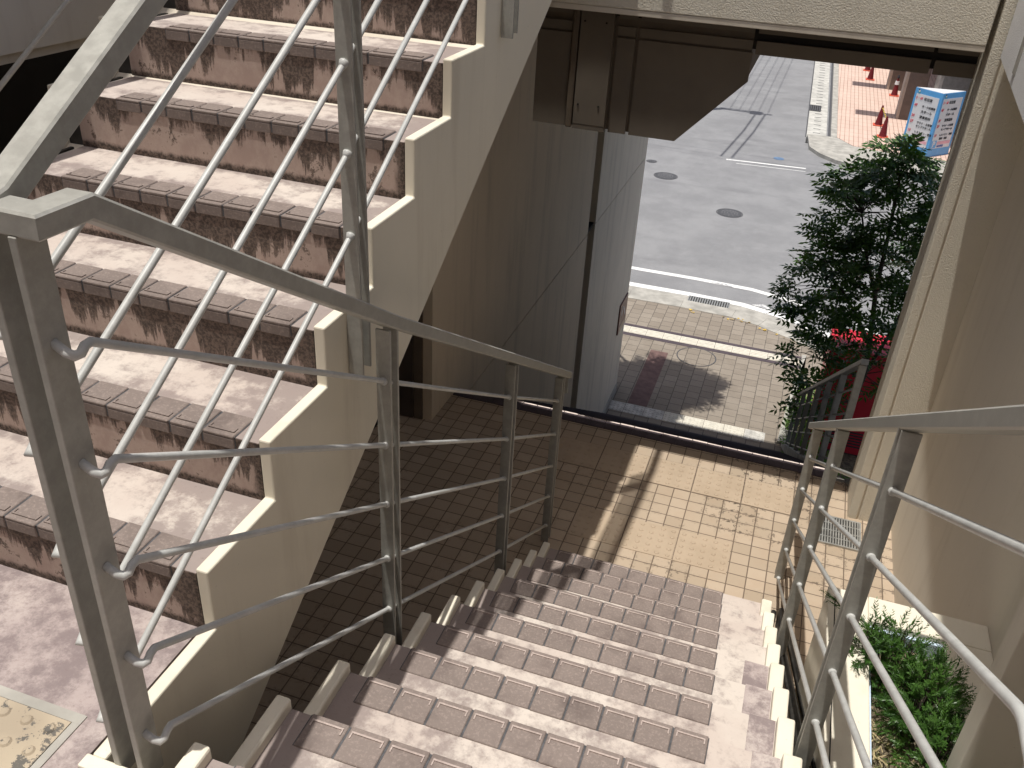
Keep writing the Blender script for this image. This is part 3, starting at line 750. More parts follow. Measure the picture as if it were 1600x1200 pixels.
# slab of the next level (above the frame): throws the shade on the planter end
MB_s = thing('landing_slab', 'concrete slab of the next level above the planter end', 'slab', (1.2, 0, 3.7))
MB().box(.735, 1.64, -3, 2.25, 3.70, 3.9).build('slab', 'cream_side', MB_s) if False else None
bpy.data.objects.remove(MB_s)

# dark clad canopy over the street stair
cn = thing('canopy', 'dark brown clad canopy with a tapered hanging box over the street stairs', 'canopy', (0, 8, .8))
YC = 5.15
MB().box(-6.5, 9.0, YC + .055, 11.6, .90, 2.2).build('slab', 'dark_cladding', cn)  # extended unseen to the right to hold back sky light
MB().box(-6.5, 9.0, 4.962, 11.6, 2.201, 2.4).build('shade_roof', 'cream_side', cn)  # unseen top slab, front edge set to leave a thin slit of sun
MB().box(-1.30, 3.0, YC + .02, YC + .054, .80, 2.2).build('backing', 'black_gap', cn)
pc = MB()
xs = [-1.334, -1.10, -.845, -.715, -.045, .90, 2.9]
g = .011
# upper fascia rows
for i in range(len(xs) - 1):
    pc.box(xs[i] + g, xs[i + 1] - g, YC, YC + .019, .888, 2.2)
    if i in (1,): continue
    zb = .797 if i < 4 else .775
    pc.box(xs[i] + g, xs[i + 1] - g, YC, YC + .019, zb, .848)
pc.build('fascia_panels', 'dark_cladding', cn)
hb = MB()
hb.box(xs[0] + g, xs[1] - g, YC, YC + .019, .232, .783)
hb.box(xs[2] + g, xs[3] - g, YC, YC + .019, .228, .783)
hb.prism([(xs[3] + g, .228), (-.417, .228), (-.047, .622), (-.047, .783), (xs[3] + g, .783)], 'y', YC, YC + .019)
hb.build('box_panels', 'dark_cladding', cn)
MB().box(xs[1] + .045, xs[2] - g, YC - .03, YC + .019, .262, 2.19).build('cover_panel', 'dark_cladding', cn)
MB().box(xs[1] + .045, xs[2] - g, YC - .029, YC + .019, .230, .2605).build('cover_panel', 'dark_cladding', cn)
MB().box(xs[1] - .006, xs[1] + .035, YC - .022, YC + .019, .228, 2.19).build('downpipe', 'reveal_brown', cn, bevel=.01)
for x in (-1.03, -.90):
    for z in (.38, .86):
        MB().prism([(x + .006 * math.cos(a), z + .006 * math.sin(a)) for a in [q * math.pi / 4 for q in range(8)]], 'y', YC - .034, YC - .0305).build('bolt', 'black_gap', cn)
MB().prism([(-1.325, .24), (-.43, .24), (-.055, .635), (-.055, .90), (-1.325, .90)], 'y', YC + .0195, 6.6).build('box_body', 'black_gap' if False else 'reveal_brown', cn)

# ------------------------------------------------------------------ railings
def section(w, h, c=.004):
    a, b = w / 2, h / 2
    return [(-a + c, -b), (a - c, -b), (a, -b + c), (a, b - c), (a - c, b), (-a + c, b), (-a, b - c), (-a, -b + c)]
SL = .61
def twin_post(parent, x, y, z0, z1, w=.046, gap=.040, th=.008, z0b=None):
    """two flat bars facing along the stair"""
    p = MB().box(x - w / 2, x + w / 2, y - gap / 2 - th, y - gap / 2, z0, z1 + SL * 0).box(x - w / 2, x + w / 2, y + gap / 2, y + gap / 2 + th, z0b if z0b is not None else z0, z1)
    return p.build('post', 'grey_paint', parent, bevel=.0015, seg=1)

# upper flight railing
ur = thing('railing', 'grey painted steel railing with five thin bars climbing along the upper flight', 'railing', (XU, .57, 0))
XH = -.772
HZ = 1.205
MB().sweep([(XH, .562, HZ), (XH, .60, HZ + .01), (XH, 4.30, HZ + .01 + SL * 3.70), (XH, 4.80, HZ + .01 + SL * 3.70)], section(.052, .042)).build('handrail', 'grey_paint', ur, smooth=False)
MB().box(-.772, -.756, .541, .597, -.03, HZ - .02).build('post', 'grey_paint', ur, bevel=.0015, seg=1)
for y, zb in ((1.69, .345), (2.93, 1.105), (4.15, 1.86)):
    twin_post(ur, XH, y, zb, HZ + SL * (y - .6) - .012, z0b=zb + .012)
bolts = MB()
br = MB()
for i in range(5):
    z0 = 1.0 - i * .222
    br_ = MB().tube([(-.765, .568, z0), (-.800, .562, z0 - .002), (-.806, .585, z0 + .008), (-.792, .640, z0 + .045), (XH, 1.66, z0 + .045 + SL * 1.02), (XH, 4.3, z0 + .045 + SL * 3.66)], .0081, 10)
    for yw in (1.66, 2.90):
        zw = z0 + .045 + SL * (yw - .64); br_.tube([(XH, yw - .010, zw - .006), (XH, yw, zw), (XH, yw + .004, zw + .0025)], [.0089, .0125, .0135], 10)
    br_.build('bar', 'white_bar', ur, smooth=True)

# lower flight left railing
lr = thing('railing', 'grey painted steel railing descending along the gap side of the lower flight', 'railing', (-.69, .57, 0))
XLr = -.682
# crossover cap, corner, descending handrail
MB().sweep([(-.802, .570, HZ - .002), (-.683, .570, HZ - .004), (-.683, .655, HZ - .006), (XLr, 1.713, .520), (XLr, 4.02, .520 - .605 * 2.307)], section(.054, .040)).build('handrail', 'grey_paint', lr)
MB().box(-.712, -.697, .541, .597, -.03, HZ - .022).build('post', 'grey_paint', lr, bevel=.0015, seg=1)
for y, zt, zb in ((1.685, .53, -.80), (2.93, -.225, -1.56), (3.86, -.79, -1.97)):
    twin_post(lr, XLr, y, zb, zt - .012)
MB().box(XLr - .015, XLr + .018, 3.985, 3.995, -.98, -.855).build('end_plate', 'grey_paint', lr)
for i in range(5):
    zp2 = .351 - i * .224
    zs = zp2 + .61 * 1.052
    bm_ = MB().tube([(-.70, .566, zs + .012), (-.678, .567, zs - .002), (-.668, .571, zs - .007), (-.664, .580, zs - .006), (-.665, .592, zs + .002), (-.668, .608, zs), (XLr, 1.66, zp2), (XLr, 2.905, zp2 - .754), (XLr, 3.85, zp2 - 1.309)], .0081, 10)
    for yw, zw in ((1.655, zp2 + .003), (2.898, zp2 - .750), (3.83, zp2 - 1.297)): bm_.tube([(XLr, yw - .008, zw + .005), (XLr, yw, zw), (XLr, yw + .004, zw - .0025)], [.0089, .0125, .0135], 10)
    bm_.build('bar', 'white_bar', lr, smooth=True)

# right railing
rr_ = thing('railing', 'grey painted steel railing descending beside the planter on the right', 'railing', (.72, .57, -1))
XRr = .725
def hr(y): return 1.0 - .6075 * (y - .95)
MB().sweep([(XRr, .40, hr(.56)), (XRr, .56, hr(.56)), (XRr, 4.44, hr(4.44))], section(.050, .038)).build('handrail', 'grey_paint', rr_)
for y, zb in ((1.745, -.80), (3.04, -1.62), (4.075, -2.03)):
    twin_post(rr_, XRr, y, zb, hr(y) - .012, w=.050)
MB().box(.704, .712, .40, .458, -.3, hr(.56)).box(.740, .748, .40, .458, -.3, hr(.56)).build('post', 'grey_paint', rr_, bevel=.0015, seg=1)
for i in range(5):
    zq = .318 - i * .2215
    bm_ = MB().tube([(XRr, .43, zq + .700), (XRr, .545, zq + .702), (XRr, .562, zq + .698), (XRr, .58, zq + .690), (XRr, 1.73, zq), (XRr, 4.075, zq - .612 * 2.345)], .0092, 10)
    for yw in (1.715, 3.01, 4.045):
        zw = zq - .606 * (yw - 1.73); bm_.tube([(XRr, yw - .012, zw + .007), (XRr, yw, zw), (XRr, yw + .004, zw - .0025)], [.0093, .013, .014], 10)
    bm_.build('bar', 'white_bar', rr_, smooth=True)

# far left railing of the upper flight
fl = thing('railing', 'thin grey railing on the far side of the upper flight', 'railing', (-2.14, 1, 0))
for i in range(5):
    z0 = .70 + .265 - i * .225
    MB().tube([(-2.14, 1.0, z0 - .57), (-2.14, 4.4, z0 - .57 + SL * 3.4)], .0088, 8).build('bar', 'grey_paint', fl, smooth=True)
for y in (1.1, 2.9, 4.1): twin_post(fl, -2.14, y, .0 + SL * (y - .94), 1.05 + SL * (y - .94))
MB().sweep([(-2.14, 1.0, 1.21), (-2.14, 4.4, 1.21 + SL * 3.4)], section(.05, .038)).build('handrail', 'grey_paint', fl)

# street flight railing, right side
sr = thing('railing', 'dark grey steel railing with many posts going down the street stairs', 'railing', (1.05, 5.7, ZF))
XS = 1.052
def hs(y): return -1.235 - .602 * (y - 5.66)
MB().sweep([(XS, 5.655, hs(5.66)), (XS, 13.0, hs(13.0))], section(.052, .040)).build('handrail', 'grey_paint', sr)
for k in range(8):
    y = 5.70 + k * 1.03
    twin_post(sr, XS, y, hs(y) - .98, hs(y) - .015, w=.05)
for i in range(4):
    MB().tube([(XS, 5.7, hs(5.7) - .21 - i * .215), (XS, 12.93, hs(12.93) - .21 - i * .215)], .009, 8).build('bar', 'white_bar', sr, smooth=True)
MB().prism([(5.3, ZF - .02), (5.3, ZF - .4), (12.6, ZS - .1), (12.75, ZS - .1), (12.75, ZS + .05), (12.45, ZS + .05)], 'x', 1.0005, 1.10).build('side_beam', 'concrete', sr)

# ------------------------------------------------------------------ planter
pn = thing('planter', 'cream painted concrete planter box between the right railing and the wall', 'planter', (1.1, 2, -.8))
zp = -.795
MB().box(.79, .945, .2, 2.658, -2.2, zp).build('rim', 'cream', pn, bevel=.006)
MB().box(.9455, 1.389, 2.515, 2.656, -2.2, zp - .001).build('rim', 'cream', pn, bevel=.006)
MB().box(1.222, 1.389, .2, 2.5145, -2.2, zp - .002).build('rim', 'cream', pn, bevel=.006)
MB().box(.815, .819, .3, 2.60, zp + .0005, zp + .002).build('groove', 'black_gap', pn)
MB().box(.9455, .956, .2, 2.514, -1.2, zp - .03).box(.957, 1.2215, 2.500, 2.5145, -1.2, zp - .03).build('liner', 'blue_trim', pn)
sl = MB(); nx, ny = 14, 60
vv = []; 
for j in range(ny + 1):
    for i in range(nx + 1):
        vv.append((.956 + i * .266 / nx, .2 + j * 2.3 / ny, zp - .13 + random.uniform(-.014, .014) + .03 * math.sin(j * .5 + i * .3)))
sl.add(vv, [(j * (nx + 1) + i, j * (nx + 1) + i + 1, (j + 1) * (nx + 1) + i + 1, (j + 1) * (nx + 1) + i) for j in range(ny) for i in range(nx)])
sl.build('soil', 'soil', pn)

def sprig(mb, base, d, L, n, lw, rng):
    """a feathery conifer sprig: short flat needles around a stem"""
    d = d.normalized(); a = d.orthogonal().normalized(); b = d.cross(a)
    for i in range(n):
        f = (i + .5) / n; p = base + d * (L * f)
        for s in range(3):
            th = i * 2.4 + s * 2.09 + rng.uniform(-.4, .4)
            o = (a * math.cos(th) + b * math.sin(th)); ll = lw * (1.15 - .65 * f) * rng.uniform(.7, 1.2)
            tip = p + (o * .85 + d * .75).normalized() * ll
            w = o.cross(d).normalized() * ll * .14
            mid = p.lerp(tip, .5)
            mb.add([p, mid + w, tip, mid - w], [(0, 1, 2, 3)])
def shrub(label, blobs, n, rng, mat='leaf_shrub', L=.075, lw=.024, loc=None):
    o = thing('shrub', label, 'shrub', loc)
    f = MB(); stems = MB()
    tot = sum(b[3] * b[4] * b[5] for b in blobs) ** 1
    for (cx, cy, cz, rx, ry, rz) in blobs:
        m = max(8, int(n * rx * ry * rz / tot))
        for i in range(m):
            u = Vector((rng.gauss(0, 1), rng.gauss(0, 1), abs(rng.gauss(0, 1)) * .9 - .1)).normalized()
            R_ = rng.uniform(.55, 1.0)
            p = Vector((cx + u.x * rx * R_, cy + u.y * ry * R_, cz + u.z * rz * R_))
            d = (u + Vector((rng.uniform(-.5, .5), rng.uniform(-.5, .5), rng.uniform(0, .6))))
            sprig(f, p, d, L * rng.uniform(.7, 1.3), 9, lw, rng)
            if i % 3 == 0: stems.tube([(cx, cy, cz - rz * .3), tuple(p)], .0022, 4)
    f.build('foliage', mat, o); stems.build('stems', 'bark', o)
    return o
rng = random.Random(3)
shrub('dark green conifer shrub filling the far end of the cream planter', [(1.02, 2.33, -.86, .11, .12, .24), (1.13, 2.18, -.88, .12, .18, .25), (1.17, 1.98, -.90, .10, .16, .22), (.93, 2.33, -.83, .07, .10, .17)], 620, rng, loc=(1.08, 2.2, -.92))
shrub('small green conifer shrub at the near end of the planter by the pilaster', [(1.09, 1.60, -.92, .09, .11, .20), (1.14, 1.72, -.92, .08, .10, .2)], 260, rng, loc=(1.08, 1.62, -.92))
o = thing('shrub', 'thin conifer sprig poking out over the planter rim', 'shrub', (.9, 2.38, -.85))
f = MB()
for q in range(9): sprig(f, Vector((.93 - q * .018, 2.36 + q * .006, -.70 + q * .006)), Vector((-1, .25, .25 + rng.uniform(-.4, .4))), .06, 9, .022, rng)
f.build('foliage', 'leaf_shrub', o); MB().tube([(.98, 2.36, -.9), (.93, 2.36, -.70), (.78, 2.41, -.65)], .002, 4).build('stems', 'bark', o)
wdz = MB()
for i in range(420):
    x = rng.uniform(.96, 1.12); y = rng.uniform(1.3, 2.15); z = zp - .13
    a = rng.uniform(0, 6.28); L = rng.uniform(.02, .06); d = Vector((math.cos(a), math.sin(a), rng.uniform(.15, 1.0))).normalized() * L
    w = Vector((-math.sin(a), math.cos(a), 0)) * .003
    wdz.add([(x - w.x, y - w.y, z), (x + w.x, y + w.y, z), (x + d.x, y + d.y, z + d.z)], [(0, 1, 2)])
o = wdz.build('weeds', 'leaf_weed'); o['kind'] = 'stuff'; tag(o, 'thin dry weeds growing on the bare planter soil', 'weeds')
stw = MB()
for i in range(260):
    x = rng.uniform(.96, 1.2); y = rng.uniform(1.2, 2.2); z = zp - .115
    a = rng.uniform(0, 6.28); L = rng.uniform(.015, .05); ca, sa = math.cos(a), math.sin(a)
    stw.add([(x, y, z), (x + ca * L, y + sa * L, z + rng.uniform(0, .012)), (x + ca * L - sa * .004, y + sa * L + ca * .004, z + rng.uniform(0, .012)), (x - sa * .004, y + ca * .004, z)], [(0, 1, 2, 3)])
o = stw.build('dry_litter', 'straw'); o['kind'] = 'stuff'; tag(o, 'dry straw litter scattered on the planter soil', 'litter')

# black drain pipes beside the lower flight
for i, (x, rr, lab) in enumerate(((.708, .016, 'thin black pipe running down the stair side nearest the cream coping'), (.752, .020, 'black pipe in the middle of the gap beside the planter'), (.800, .018, 'black pipe nearest the planter wall in the narrow gap'))):
    o = MB().tube([(x, .7, -.18 - .02 * i), (x, 3.38, -1.815), (x, 3.60, -1.935), (x + .01, 3.72 + .03 * i, -1.952)], rr, 12).build('pipe', 'black_pipe', smooth=True)
    tag(o, lab, 'pipe', 'black pipes beside the planter')

# ------------------------------------------------------------------ trees
def leaflet(mb, p, d, n, L, W):
    s = d.cross(n).normalized() * W
    q = p + d * L; m = p + d * (L * .45) - n * (L * .06)
    mb.add([p, m + s, q - n * (L * .14), m - s], [(0, 1, 2, 3)])
def frond(mb, p, d, L, rng, pairs=5, ll=.085):
    d = d.normalized(); up = Vector((0, 0, 1)); side = d.cross(up)
    side = side.normalized() if side.length > .05 else Vector((1, 0, 0))
    nrm = side.cross(d).normalized()
    roll = rng.uniform(-.7, .7); side, nrm = side * math.cos(roll) + nrm * math.sin(roll), nrm * math.cos(roll) - side * math.sin(roll)
    for k in range(pairs):
        f = (k + .6) / pairs; q = p + d * (L * f) + Vector((0, 0, -1)) * (L * .30 * f * f)
        for s in (-1, 1):
            dd = (side * s + d * .55 + Vector((0, 0, -.15)) + Vector((rng.uniform(-.2, .2),) * 3)).normalized()
            leaflet(mb, q, dd, (nrm + Vector((rng.uniform(-.5, .5), rng.uniform(-.5, .5), 0))).normalized(), ll * rng.uniform(.8, 1.15), ll * .19)
    q = p + d * L + Vector((0, 0, -1)) * (L * .30)
    leaflet(mb, q, (d + Vector((0, 0, -.4))).normalized(), nrm, ll, ll * .19)
def make_tree(label, trunk, limbs, tips_fn, seed, per_tip=7, group=None, L=.30, ll=.085):
    rg = random.Random(seed)
    o = thing('tree', label, 'tree', trunk[0], group)
    tr = MB(); n = len(trunk)
    tr.tube(trunk, [.062 - .042 * i / (n - 1) for i in range(n)], 10)
    twigs = MB(); lv = MB()
    tips = tips_fn(rg)
    nodes = [Vector(p) for l in limbs for p in l] + [Vector(p) for p in trunk[2:]]
    lm = MB()
    for l in limbs: lm.tube(l, [.030 - .020 * i / (len(l) - 1) for i in range(len(l))], 7)
    for tp in tips:
        nd = min(nodes, key=lambda q: (q - tp).length + max(0, q.z - tp.z) * 1.5)
        mid = nd.lerp(tp, .55) + Vector((rg.uniform(-.08, .08), rg.uniform(-.08, .08), .06))
        twigs.tube([nd, mid, tp], [.008, .0055, .003], 4)
        out = (tp - nd); out.z *= .5
        for k in range(per_tip):
            a = rg.uniform(0, 6.28)
            d = out.normalized() * .7 + Vector((math.cos(a), math.sin(a), rg.uniform(-.35, .55)))
            frond(lv, tp.lerp(mid, rg.uniform(0, .45)), d, L * rg.uniform(.7, 1.2), rg, 5, ll)
    tk = tr.build('trunk', 'bark', o, smooth=True)
    lm.build('limbs', 'bark', o, smooth=True); twigs.build('twigs', 'bark', o)
    lv.build('crown', 'leaf_dark', o)
    return o
def tips_main(rg):
    out = []
    blobs = [((1.95, 11.75, -3.0), (1.45, .95, 1.30), 74), ((1.40, 11.5, -3.05), (.98, .75, .85), 46), ((1.30, 11.8, -2.0), (.70, .7, .65), 22), ((1.5, 12.0, -1.40), (.45, .5, .45), 14), ((.98, 11.8, -1.75), (.25, .3, .25), 5), ((2.1, 11.9, -1.8), (.9, .8, .55), 26), ((1.85, 11.7, -1.45), (.55, .5, .30), 10), ((1.35, 11.7, -4.15), (.62, .6, .5), 9), ((1.2, 11.7, -4.9), (.42, .4, .35), 9), ((2.3, 11.7, -4.2), (.7, .6, .6), 8)]
    for c, rd_, n in blobs:
        for i in range(n):
            u = Vector((rg.gauss(0, 1), rg.gauss(0, 1), rg.gauss(0, 1))).normalized() * (rg.uniform(.25, 1) ** .5)
            out.append(Vector((c[0] + u.x * rd_[0], c[1] + u.y * rd_[1], c[2] + u.z * rd_[2])))
    return out
make_tree('slender leafy green tree growing behind the red vending machine and street railing',
          [(1.74, 12.0, ZS), (1.77, 12.0, -5.6), (1.80, 12.02, -5.0), (1.86, 12.0, -4.5), (1.80, 12.0, -3.9), (1.70, 12.0, -3.2), (1.66, 11.95, -2.4), (1.6, 11.95, -1.6)],
          [[(1.86, 12.0, -4.5), (2.05, 12.05, -3.8), (2.2, 12.1, -3.0), (2.35, 12.2, -2.1)], [(1.80, 12.0, -4.0), (1.55, 11.9, -3.6), (1.25, 11.8, -3.2), (.95, 11.7, -2.95)], [(1.72, 12.0, -3.3), (1.45, 11.85, -2.7), (1.25, 11.8, -2.1)], [(1.85, 12.0, -4.6), (1.55, 11.9, -4.4), (1.3, 11.8, -4.3)], [(2.2, 12.1, -3.0), (2.6, 12.3, -2.6), (2.9, 12.4, -2.4)], [(2.05, 12.05, -3.8), (2.5, 12.2, -3.6), (2.8, 12.3, -3.4)]],
          tips_main, 11, per_tip=8, L=.28, ll=.100)
def tips_hidden(rg):
    out = []
    for c, rd_, n in [((-1.85, 12.9, .5), (1.0, .9, .6), 60), ((-1.45, 13.3, .9), (.55, .6, .5), 30), ((-2.4, 12.4, .3), (.9, .8, .6), 40)]:
        for i in range(n):
            u = Vector((rg.gauss(0, 1), rg.gauss(0, 1), rg.gauss(0, 1))).normalized() * (rg.uniform(.1, 1) ** .5)
            out.append(Vector((c[0] + u.x * rd_[0], c[1] + u.y * rd_[1], c[2] + u.z * rd_[2])))
    return out
make_tree('tall tree beyond the grey wall whose crown shades the pavement', [(-2.75, 14.3, ZS), (-2.75, 14.3, -4), (-2.7, 14.1, -2), (-2.5, 13.6, -.6), (-2.2, 13.2, .3)],
          [[(-2.5, 13.6, -.6), (-2.1, 13.1, .2), (-1.6, 12.9, .6)], [(-2.5, 13.6, -.6), (-2.5, 12.9, .1), (-2.3, 12.3, .4)]], tips_hidden, 5, per_tip=6, L=.34, ll=.13)

# ferny ground plants in the bed beside the street stair
struct('planting_bed', MB().box(1.16, 4.6, 11.0, 14.6, ZS - .02, ZS + .05), 'soil')
struct('kerb', MB().prism([(.93, 12.46), (1.155, 12.46), (1.155, 15.7), (1.24, 15.7), (1.03, 14.05)], 'z', ZS - .1, ZS + .055), 'concrete')
for i, (x, y, s_, lab) in enumerate(((1.30, 12.85, 1.0, 'bright green ferny plant behind the lower end of the street railing'), (1.38, 11.9, 1.1, 'bright green ferny plant behind the middle posts of the street railing'), (1.28, 13.6, .7, 'small ferny plant at the kerb end of the planting bed'), (1.6, 11.3, 1.0, 'green ferny plant close to the tree foot'))):
    o = thing('fern_plant', lab, 'plant', (x, y, ZS + .05), 'ferny plants in the street bed')
    f = MB()
    for k in range(int(60 * s_)):
        a = rng.uniform(0, 6.28); el = rng.uniform(.5, 1.5)
        frond(f, Vector((x + rng.uniform(-.2, .2), y + rng.uniform(-.35, .35), ZS + .05 + rng.uniform(0, .25))), Vector((math.cos(a), math.sin(a), el)), .34 * s_, rng, 6, .06)
    f.build('leaves', 'leaf_light', o)

# ------------------------------------------------------------------ vending machine
vm = thing('vending_machine', 'red vending machine standing on the pavement behind the tree', 'vending machine', (1.85, 12.6, ZS))
x0, x1, y0, y1, zt = 1.36, 2.36, 12.50, 13.24, ZS + 1.85
MB().box(x0, x1, y0, y1, ZS + .07, zt).build('cabinet', 'machine_red', vm, bevel=.02)
MB().box(x0 + .03, x1 - .03, y0 + .03, y1 - .03, ZS, ZS + .0695).build('base', 'machine_dark', vm)
MB().box(x0 + .06, x1 - .06, y1 + .0005, y1 + .02, ZS + .85, zt - .12).build('display_window', 'machine_dark', vm)
MB().box(x0 + .1, x1 - .1, y1 + .0005, y1 + .018, ZS + .2, ZS + .42).build('delivery_flap', 'machine_dark', vm)
gv = MB()
for i in range(6): gv.box(x0 + .2, x1 - .2, y0 - .004, y0 - .0005, ZS + .2 + i * .05, ZS + .225 + i * .05)
gv.build('vent', 'machine_dark', vm)

# ------------------------------------------------------------------ plaza furniture
def cone(label, x, y, sleeve=False):
    o = thing('traffic_cone', label, 'traffic cone', (x, y, ZP), 'traffic cones on the plaza')
    MB().box(x - .19, x + .19, y - .19, y + .19, ZP, ZP + .035).build('base', 'cone_orange', o, bevel=.01)
    MB().lathe([(.145, ZP + .0355), (.13, ZP + .07), (.035, ZP + .70), (.03, ZP + .72)], x, y, 20).build('body', 'cone_red_shaded', o, smooth=False)
    if sleeve:
        MB().lathe([(.092, ZP + .46), (.075, ZP + .60)], x, y, 20).build('sleeve', 'sign_white', o)
        MB().lathe([(.05, ZP + .721), (.055, ZP + .76), (.02, ZP + .85)], x, y, 12).build('cap', 'ink_black', o)
    return o
cone('dark red traffic cone holding the upper end of the striped bar', 2.87, 35.86)
cone('dark red traffic cone above the tree top, lower of the two joined', 2.98, 34.1)
cone('dark red traffic cone with white sleeve and black cap against the brown pillar', 3.60, 41.7, True)
cone('dark red traffic cone under the canopy edge, nearer of the far pair', 2.66, 44.7)
cone('dark red traffic cone under the canopy edge, farther of the far pair', 2.56, 46.9)
o = thing('cone_bar', 'yellow and black striped bar linking two traffic cones', 'barrier bar', (2.92, 35, ZP + .6))
a, b = Vector((2.88, 35.75, ZP + .64)), Vector((2.98, 34.2, ZP + .60))
yb, bb = MB(), MB()
for i in range(14):
    p, q = a.lerp(b, i / 14), a.lerp(b, (i + 1) / 14)
    (yb if i % 2 == 0 else bb).tube([p, q], .02, 8)
yb.build('yellow_band', 'bar_yellow', o); bb.build('black_band', 'ink_black', o)
def pillar(label, x, y, w, h=3.4, mat='pillar_brown'):
    o = thing('pillar', label, 'pillar', (x, y, ZP), 'dark pillars on the plaza')
    MB().box(x + .10, x + w, y, y + w, ZP, ZP + h).build('shaft', mat, o, bevel=.02)
    MB().box(x, x + .0995, y + .012, y + w, ZP, ZP + h).build('edge', 'pillar_lit_side' if mat != 'block_grey' else 'pale_concrete', o)  # paler slab: the pillar's lit left side put into the colour
    return o
pillar('dark brown square plaza pillar beside the blue sign, with lit side painted pale', 3.52, 37.3, .80)
pillar('dark brown square plaza pillar farther back by the lone cone', 3.32, 42.9, .80)
pillar('grey wide pillar block behind the top of the blue sign', 4.55, 36.0, 1.35, 3.4, 'block_grey')
cnp = thing('shadow_canopy', 'unseen canopy added over the plaza pillars to cast their side shadows', 'canopy', (4, 40, ZP + 3.4))
MB().box(4.35, 16, 33.5, 60, ZP + 3.401, ZP + 3.9).build('slab', 'pale_concrete', cnp)
MB().box(1.7, 4.34, 36.95, 37.75, ZP + 3.402, ZP + 3.9).build('beam', 'pale_concrete', cnp)  # out of view, added to throw the shadow left of the pillar
MB().box(1.55, 4.34, 42.6, 43.5, ZP + 3.402, ZP + 3.9).build('beam', 'pale_concrete', cnp)
bl = thing('building', 'dark building front beyond the plaza pillars', 'building', (9, 50, ZP))
MB().box(5.9, 16, 34, 60, ZP, ZP + 3.4).build('front', 'pillar_brown', bl)
MB().box(5.6, 5.89, 36, 36.9, ZP, ZP + 2.2).build('door', 'dark_brown', bl)

# directory sign: three sided tower with two faces towards the stairs
sg = thing('directory_sign', 'blue and white three sided directory sign with floor list in Japanese and parking mark', 'sign', (4.3, 32.6, ZP))
A = Vector((3.51, 32.69, 0)); B = Vector((4.308, 32.043, 0)); Cc = Vector((5.06, 32.92, 0))
zt = -4.2; zb = ZP
MB().prism([(A.x, A.y), (B.x, B.y), (Cc.x, Cc.y)], 'z', zb + .0, zt - .002).build('frame', 'sign_blue', sg)
MB().prism([(A.x + .02, A.y), (B.x, B.y + .02), (Cc.x - .02, Cc.y)], 'z', zt - .0015, zt + .012).build('top', 'sign_white', sg)
def face_frame(P, Q):
    u = (Q - P).normalized(); n = Vector((u.y, -u.x, 0)); return u, n
def text_on(parent, body, P, u, n, s, z, size, mat, name='lettering', align='LEFT', bold=0.0, sx=1.0):
    cu = bpy.data.curves.new(name, 'FONT'); cu.body = body; cu.size = size; cu.align_x = align; cu.align_y = 'CENTER'; cu.offset = bold; cu.extrude = 0.003; cu.resolution_u = 2
    ob = bpy.data.objects.new(name, cu); scene.collection.objects.link(ob)
    dg = bpy.context.evaluated_depsgraph_get(); dg.update()
    me = bpy.data.meshes.new_from_object(ob.evaluated_get(dg))
    bpy.data.objects.remove(ob); bpy.data.curves.remove(cu)
    me.materials.clear(); me.materials.append(M[mat])
    o = bpy.data.objects.new(name, me); scene.collection.objects.link(o); o.parent = parent
    o.matrix_parent_inverse = Matrix.Translation(-parent.location)
    up_ = Vector((0, 0, 1)); loc = P + u * s + n * .014; loc.z = z
    m4 = Matrix(((u.x * sx, up_.x, n.x, loc.x), (u.y * sx, up_.y, n.y, loc.y), (u.z * sx, up_.z, n.z, loc.z), (0, 0, 0, 1)))
    o.matrix_basis = m4
    return o
rows = [('5・6F', '宿泊室', .30), ('4F', '中・小会議室', .53), ('', '大ホール', .69), ('3F', '貸事務所', .87), ('2F', 'サウナ・大浴場', 1.05), ('', 'サンプラホール', 1.17), ('1F', 'レストラン・喫茶', 1.35), ('', '理容・売店', 1.47)]
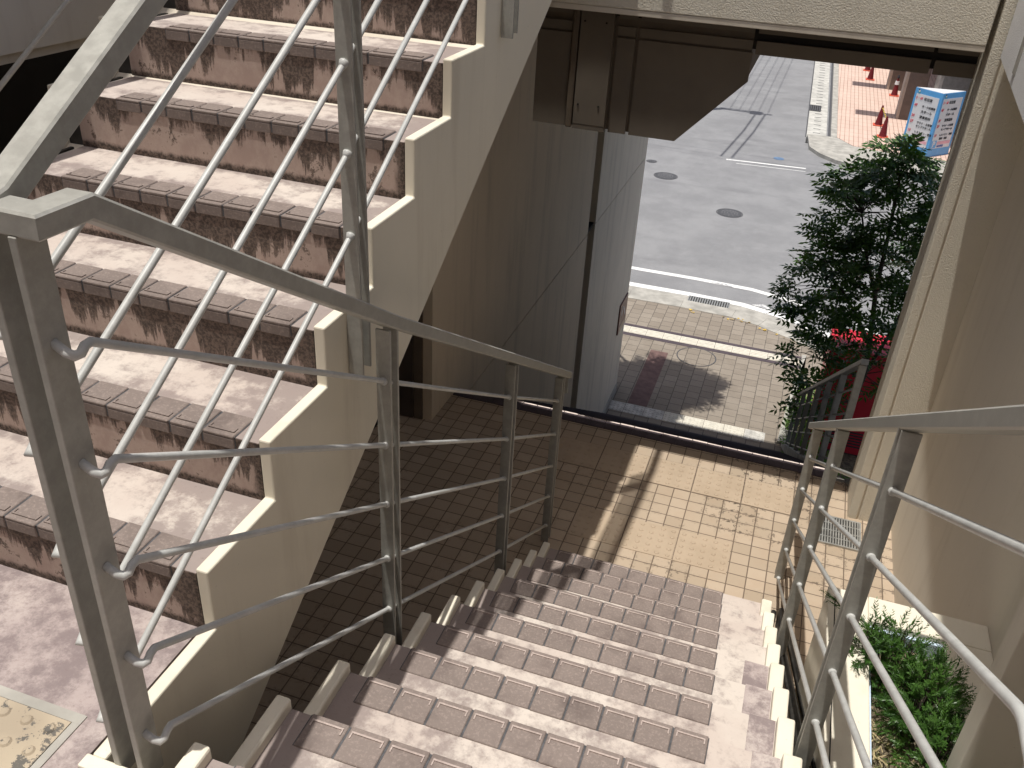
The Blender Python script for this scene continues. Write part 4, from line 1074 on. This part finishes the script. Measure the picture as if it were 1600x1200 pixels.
for P, Q in ((A, B), (B, Cc)):
    u, n = face_frame(P, Q); W = (Q - P).length
    def quad(s0, s1, z0, z1, d0, d1):
        pts = [P + u * s0 + n * d0, P + u * s1 + n * d0, P + u * s1 + n * d1, P + u * s0 + n * d1]
        return MB().prism([(p.x, p.y) for p in pts], 'z', z0, z1)
    quad(.08, W - .10, zt - 1.78, zt - .17, .0, .008).build('panel', 'sign_white', sg)
    for fl_, tx, dz in rows:
        if fl_: text_on(sg, fl_, P, u, n, .10, zt - dz, .125 if len(fl_) < 4 else .105, 'ink_red', bold=.002)
        text_on(sg, tx, P, u, n, .40 if len(tx) < 7 else .36, zt - dz, .105 if len(tx) < 5 else .082, 'ink_black', bold=.0012)
    quad(.08, .34, zt - 1.76, zt - 1.52, .0085, .012).build('parking_mark', 'sign_blue', sg)
    text_on(sg, 'P', P, u, n, .13, zt - 1.64, .27, 'sign_white', bold=.008)
    quad(.37, W - .12, zt - 1.66, zt - 1.56, .0085, .012).build('pink_band', 'pink_strip', sg)
    if P is B: text_on(sg, '70台収容', P, u, n, .38, zt - 1.72, .085, 'ink_blue')
    # small white figure mark in the header and faint header lettering
    mbk = MB()
    c = P + u * .16
    for (ss_, zz, rx, rz, mt) in ((.16, -.085, .030, .045, 'sign_white'), (.16, -.125, .05, .012, 'ink_green'), (.148, -.045, .022, .018, 'ink_black')):
        seg = 14
        pts = [P + u * (ss_ + rx * math.cos(2 * math.pi * k / seg)) + n * .006 + Vector((0, 0, zt + zz + rz * math.sin(2 * math.pi * k / seg))) for k in range(seg)]
        off = n * (.006 if mt == 'sign_white' else .009)
        MB().add(pts + [p + off for p in pts], [tuple(range(seg, 2 * seg))] + [(k, (k + 1) % seg, seg + (k + 1) % seg, seg + k) for k in range(seg)]).build('emblem', mt, sg)

# utility pole and wires over the street (their shadows lie on the road)
up_ = thing('utility_pole', 'concrete utility pole with crossarm and wires over the side road', 'utility pole', (-3.9, 34.9, ZR))
hz = 3.0
MB().tube([(-3.9, 34.9, ZR), (-3.9, 34.9, hz + 1)], [.17, .13], 12).build('pole', 'concrete', up_)
MB().box(-4.2, -1.95, 34.85, 34.98, hz, hz + .12).box(-3.9, -2.6, 35.1, 35.18, hz - .3, hz - .2).build('crossarm', 'galvanised', up_)
ins = MB()
for i in range(7): ins.lathe([(.03, hz + .12), (.07, hz + .2), (.09, hz + .26), (.05, hz + .34), (.08, hz + .4)], -3.9 + i * .31, 34.92, 10)
ins.box(-2.75, -2.35, 34.7, 35.2, hz - .25, hz + .45)
ins.build('insulators', 'block_grey', up_)
for i in range(5):
    wr = MB(); x = -3.6 + i * .36
    wr.tube([(x, 34.92, hz + .42), (x + .2, 46, hz + .1), (x + .4, 60, hz + .5)], .012, 6).build('wire', 'black_pipe', up_)
for x in (-2.55, -2.2):
    MB().tube([(x, 34.9, hz + .1), (x - .1, 32, hz - .5), (x - .45, 28.3, hz - .4)], .034, 6).build('cable', 'black_pipe', up_)
for yy in (28.05, 28.35, 28.9):
    MB().tube([(-9, yy + .35, hz), (-2.65, yy, hz - .4), (5, yy - .1, hz + .2)], .011, 6).build('wire', 'black_pipe', up_)

# fallen leaves along the kerb
lf = MB()
for i in range(20):
    x = rng.uniform(-1.2, 1.1); y = (16.9 if x < -.1 else 16.9 - (x + .1) * .5) - rng.uniform(.03, .16)
    a = rng.uniform(0, 6.28); s_ = rng.uniform(.02, .05)
    lf.add([(x + s_ * math.cos(a + k), y + s_ * math.sin(a + k) * .6, ZS + .012 + .004 * k) for k in (0, 1.6, 3.1, 4.7)], [(0, 1, 2, 3)])
o = lf.build('fallen_leaves', 'leaf_litter'); o['kind'] = 'stuff'; tag(o, 'yellow fallen leaves gathered along the kerb', 'leaves')

for o in scene.objects:
    if 'base' in o: del o['base']
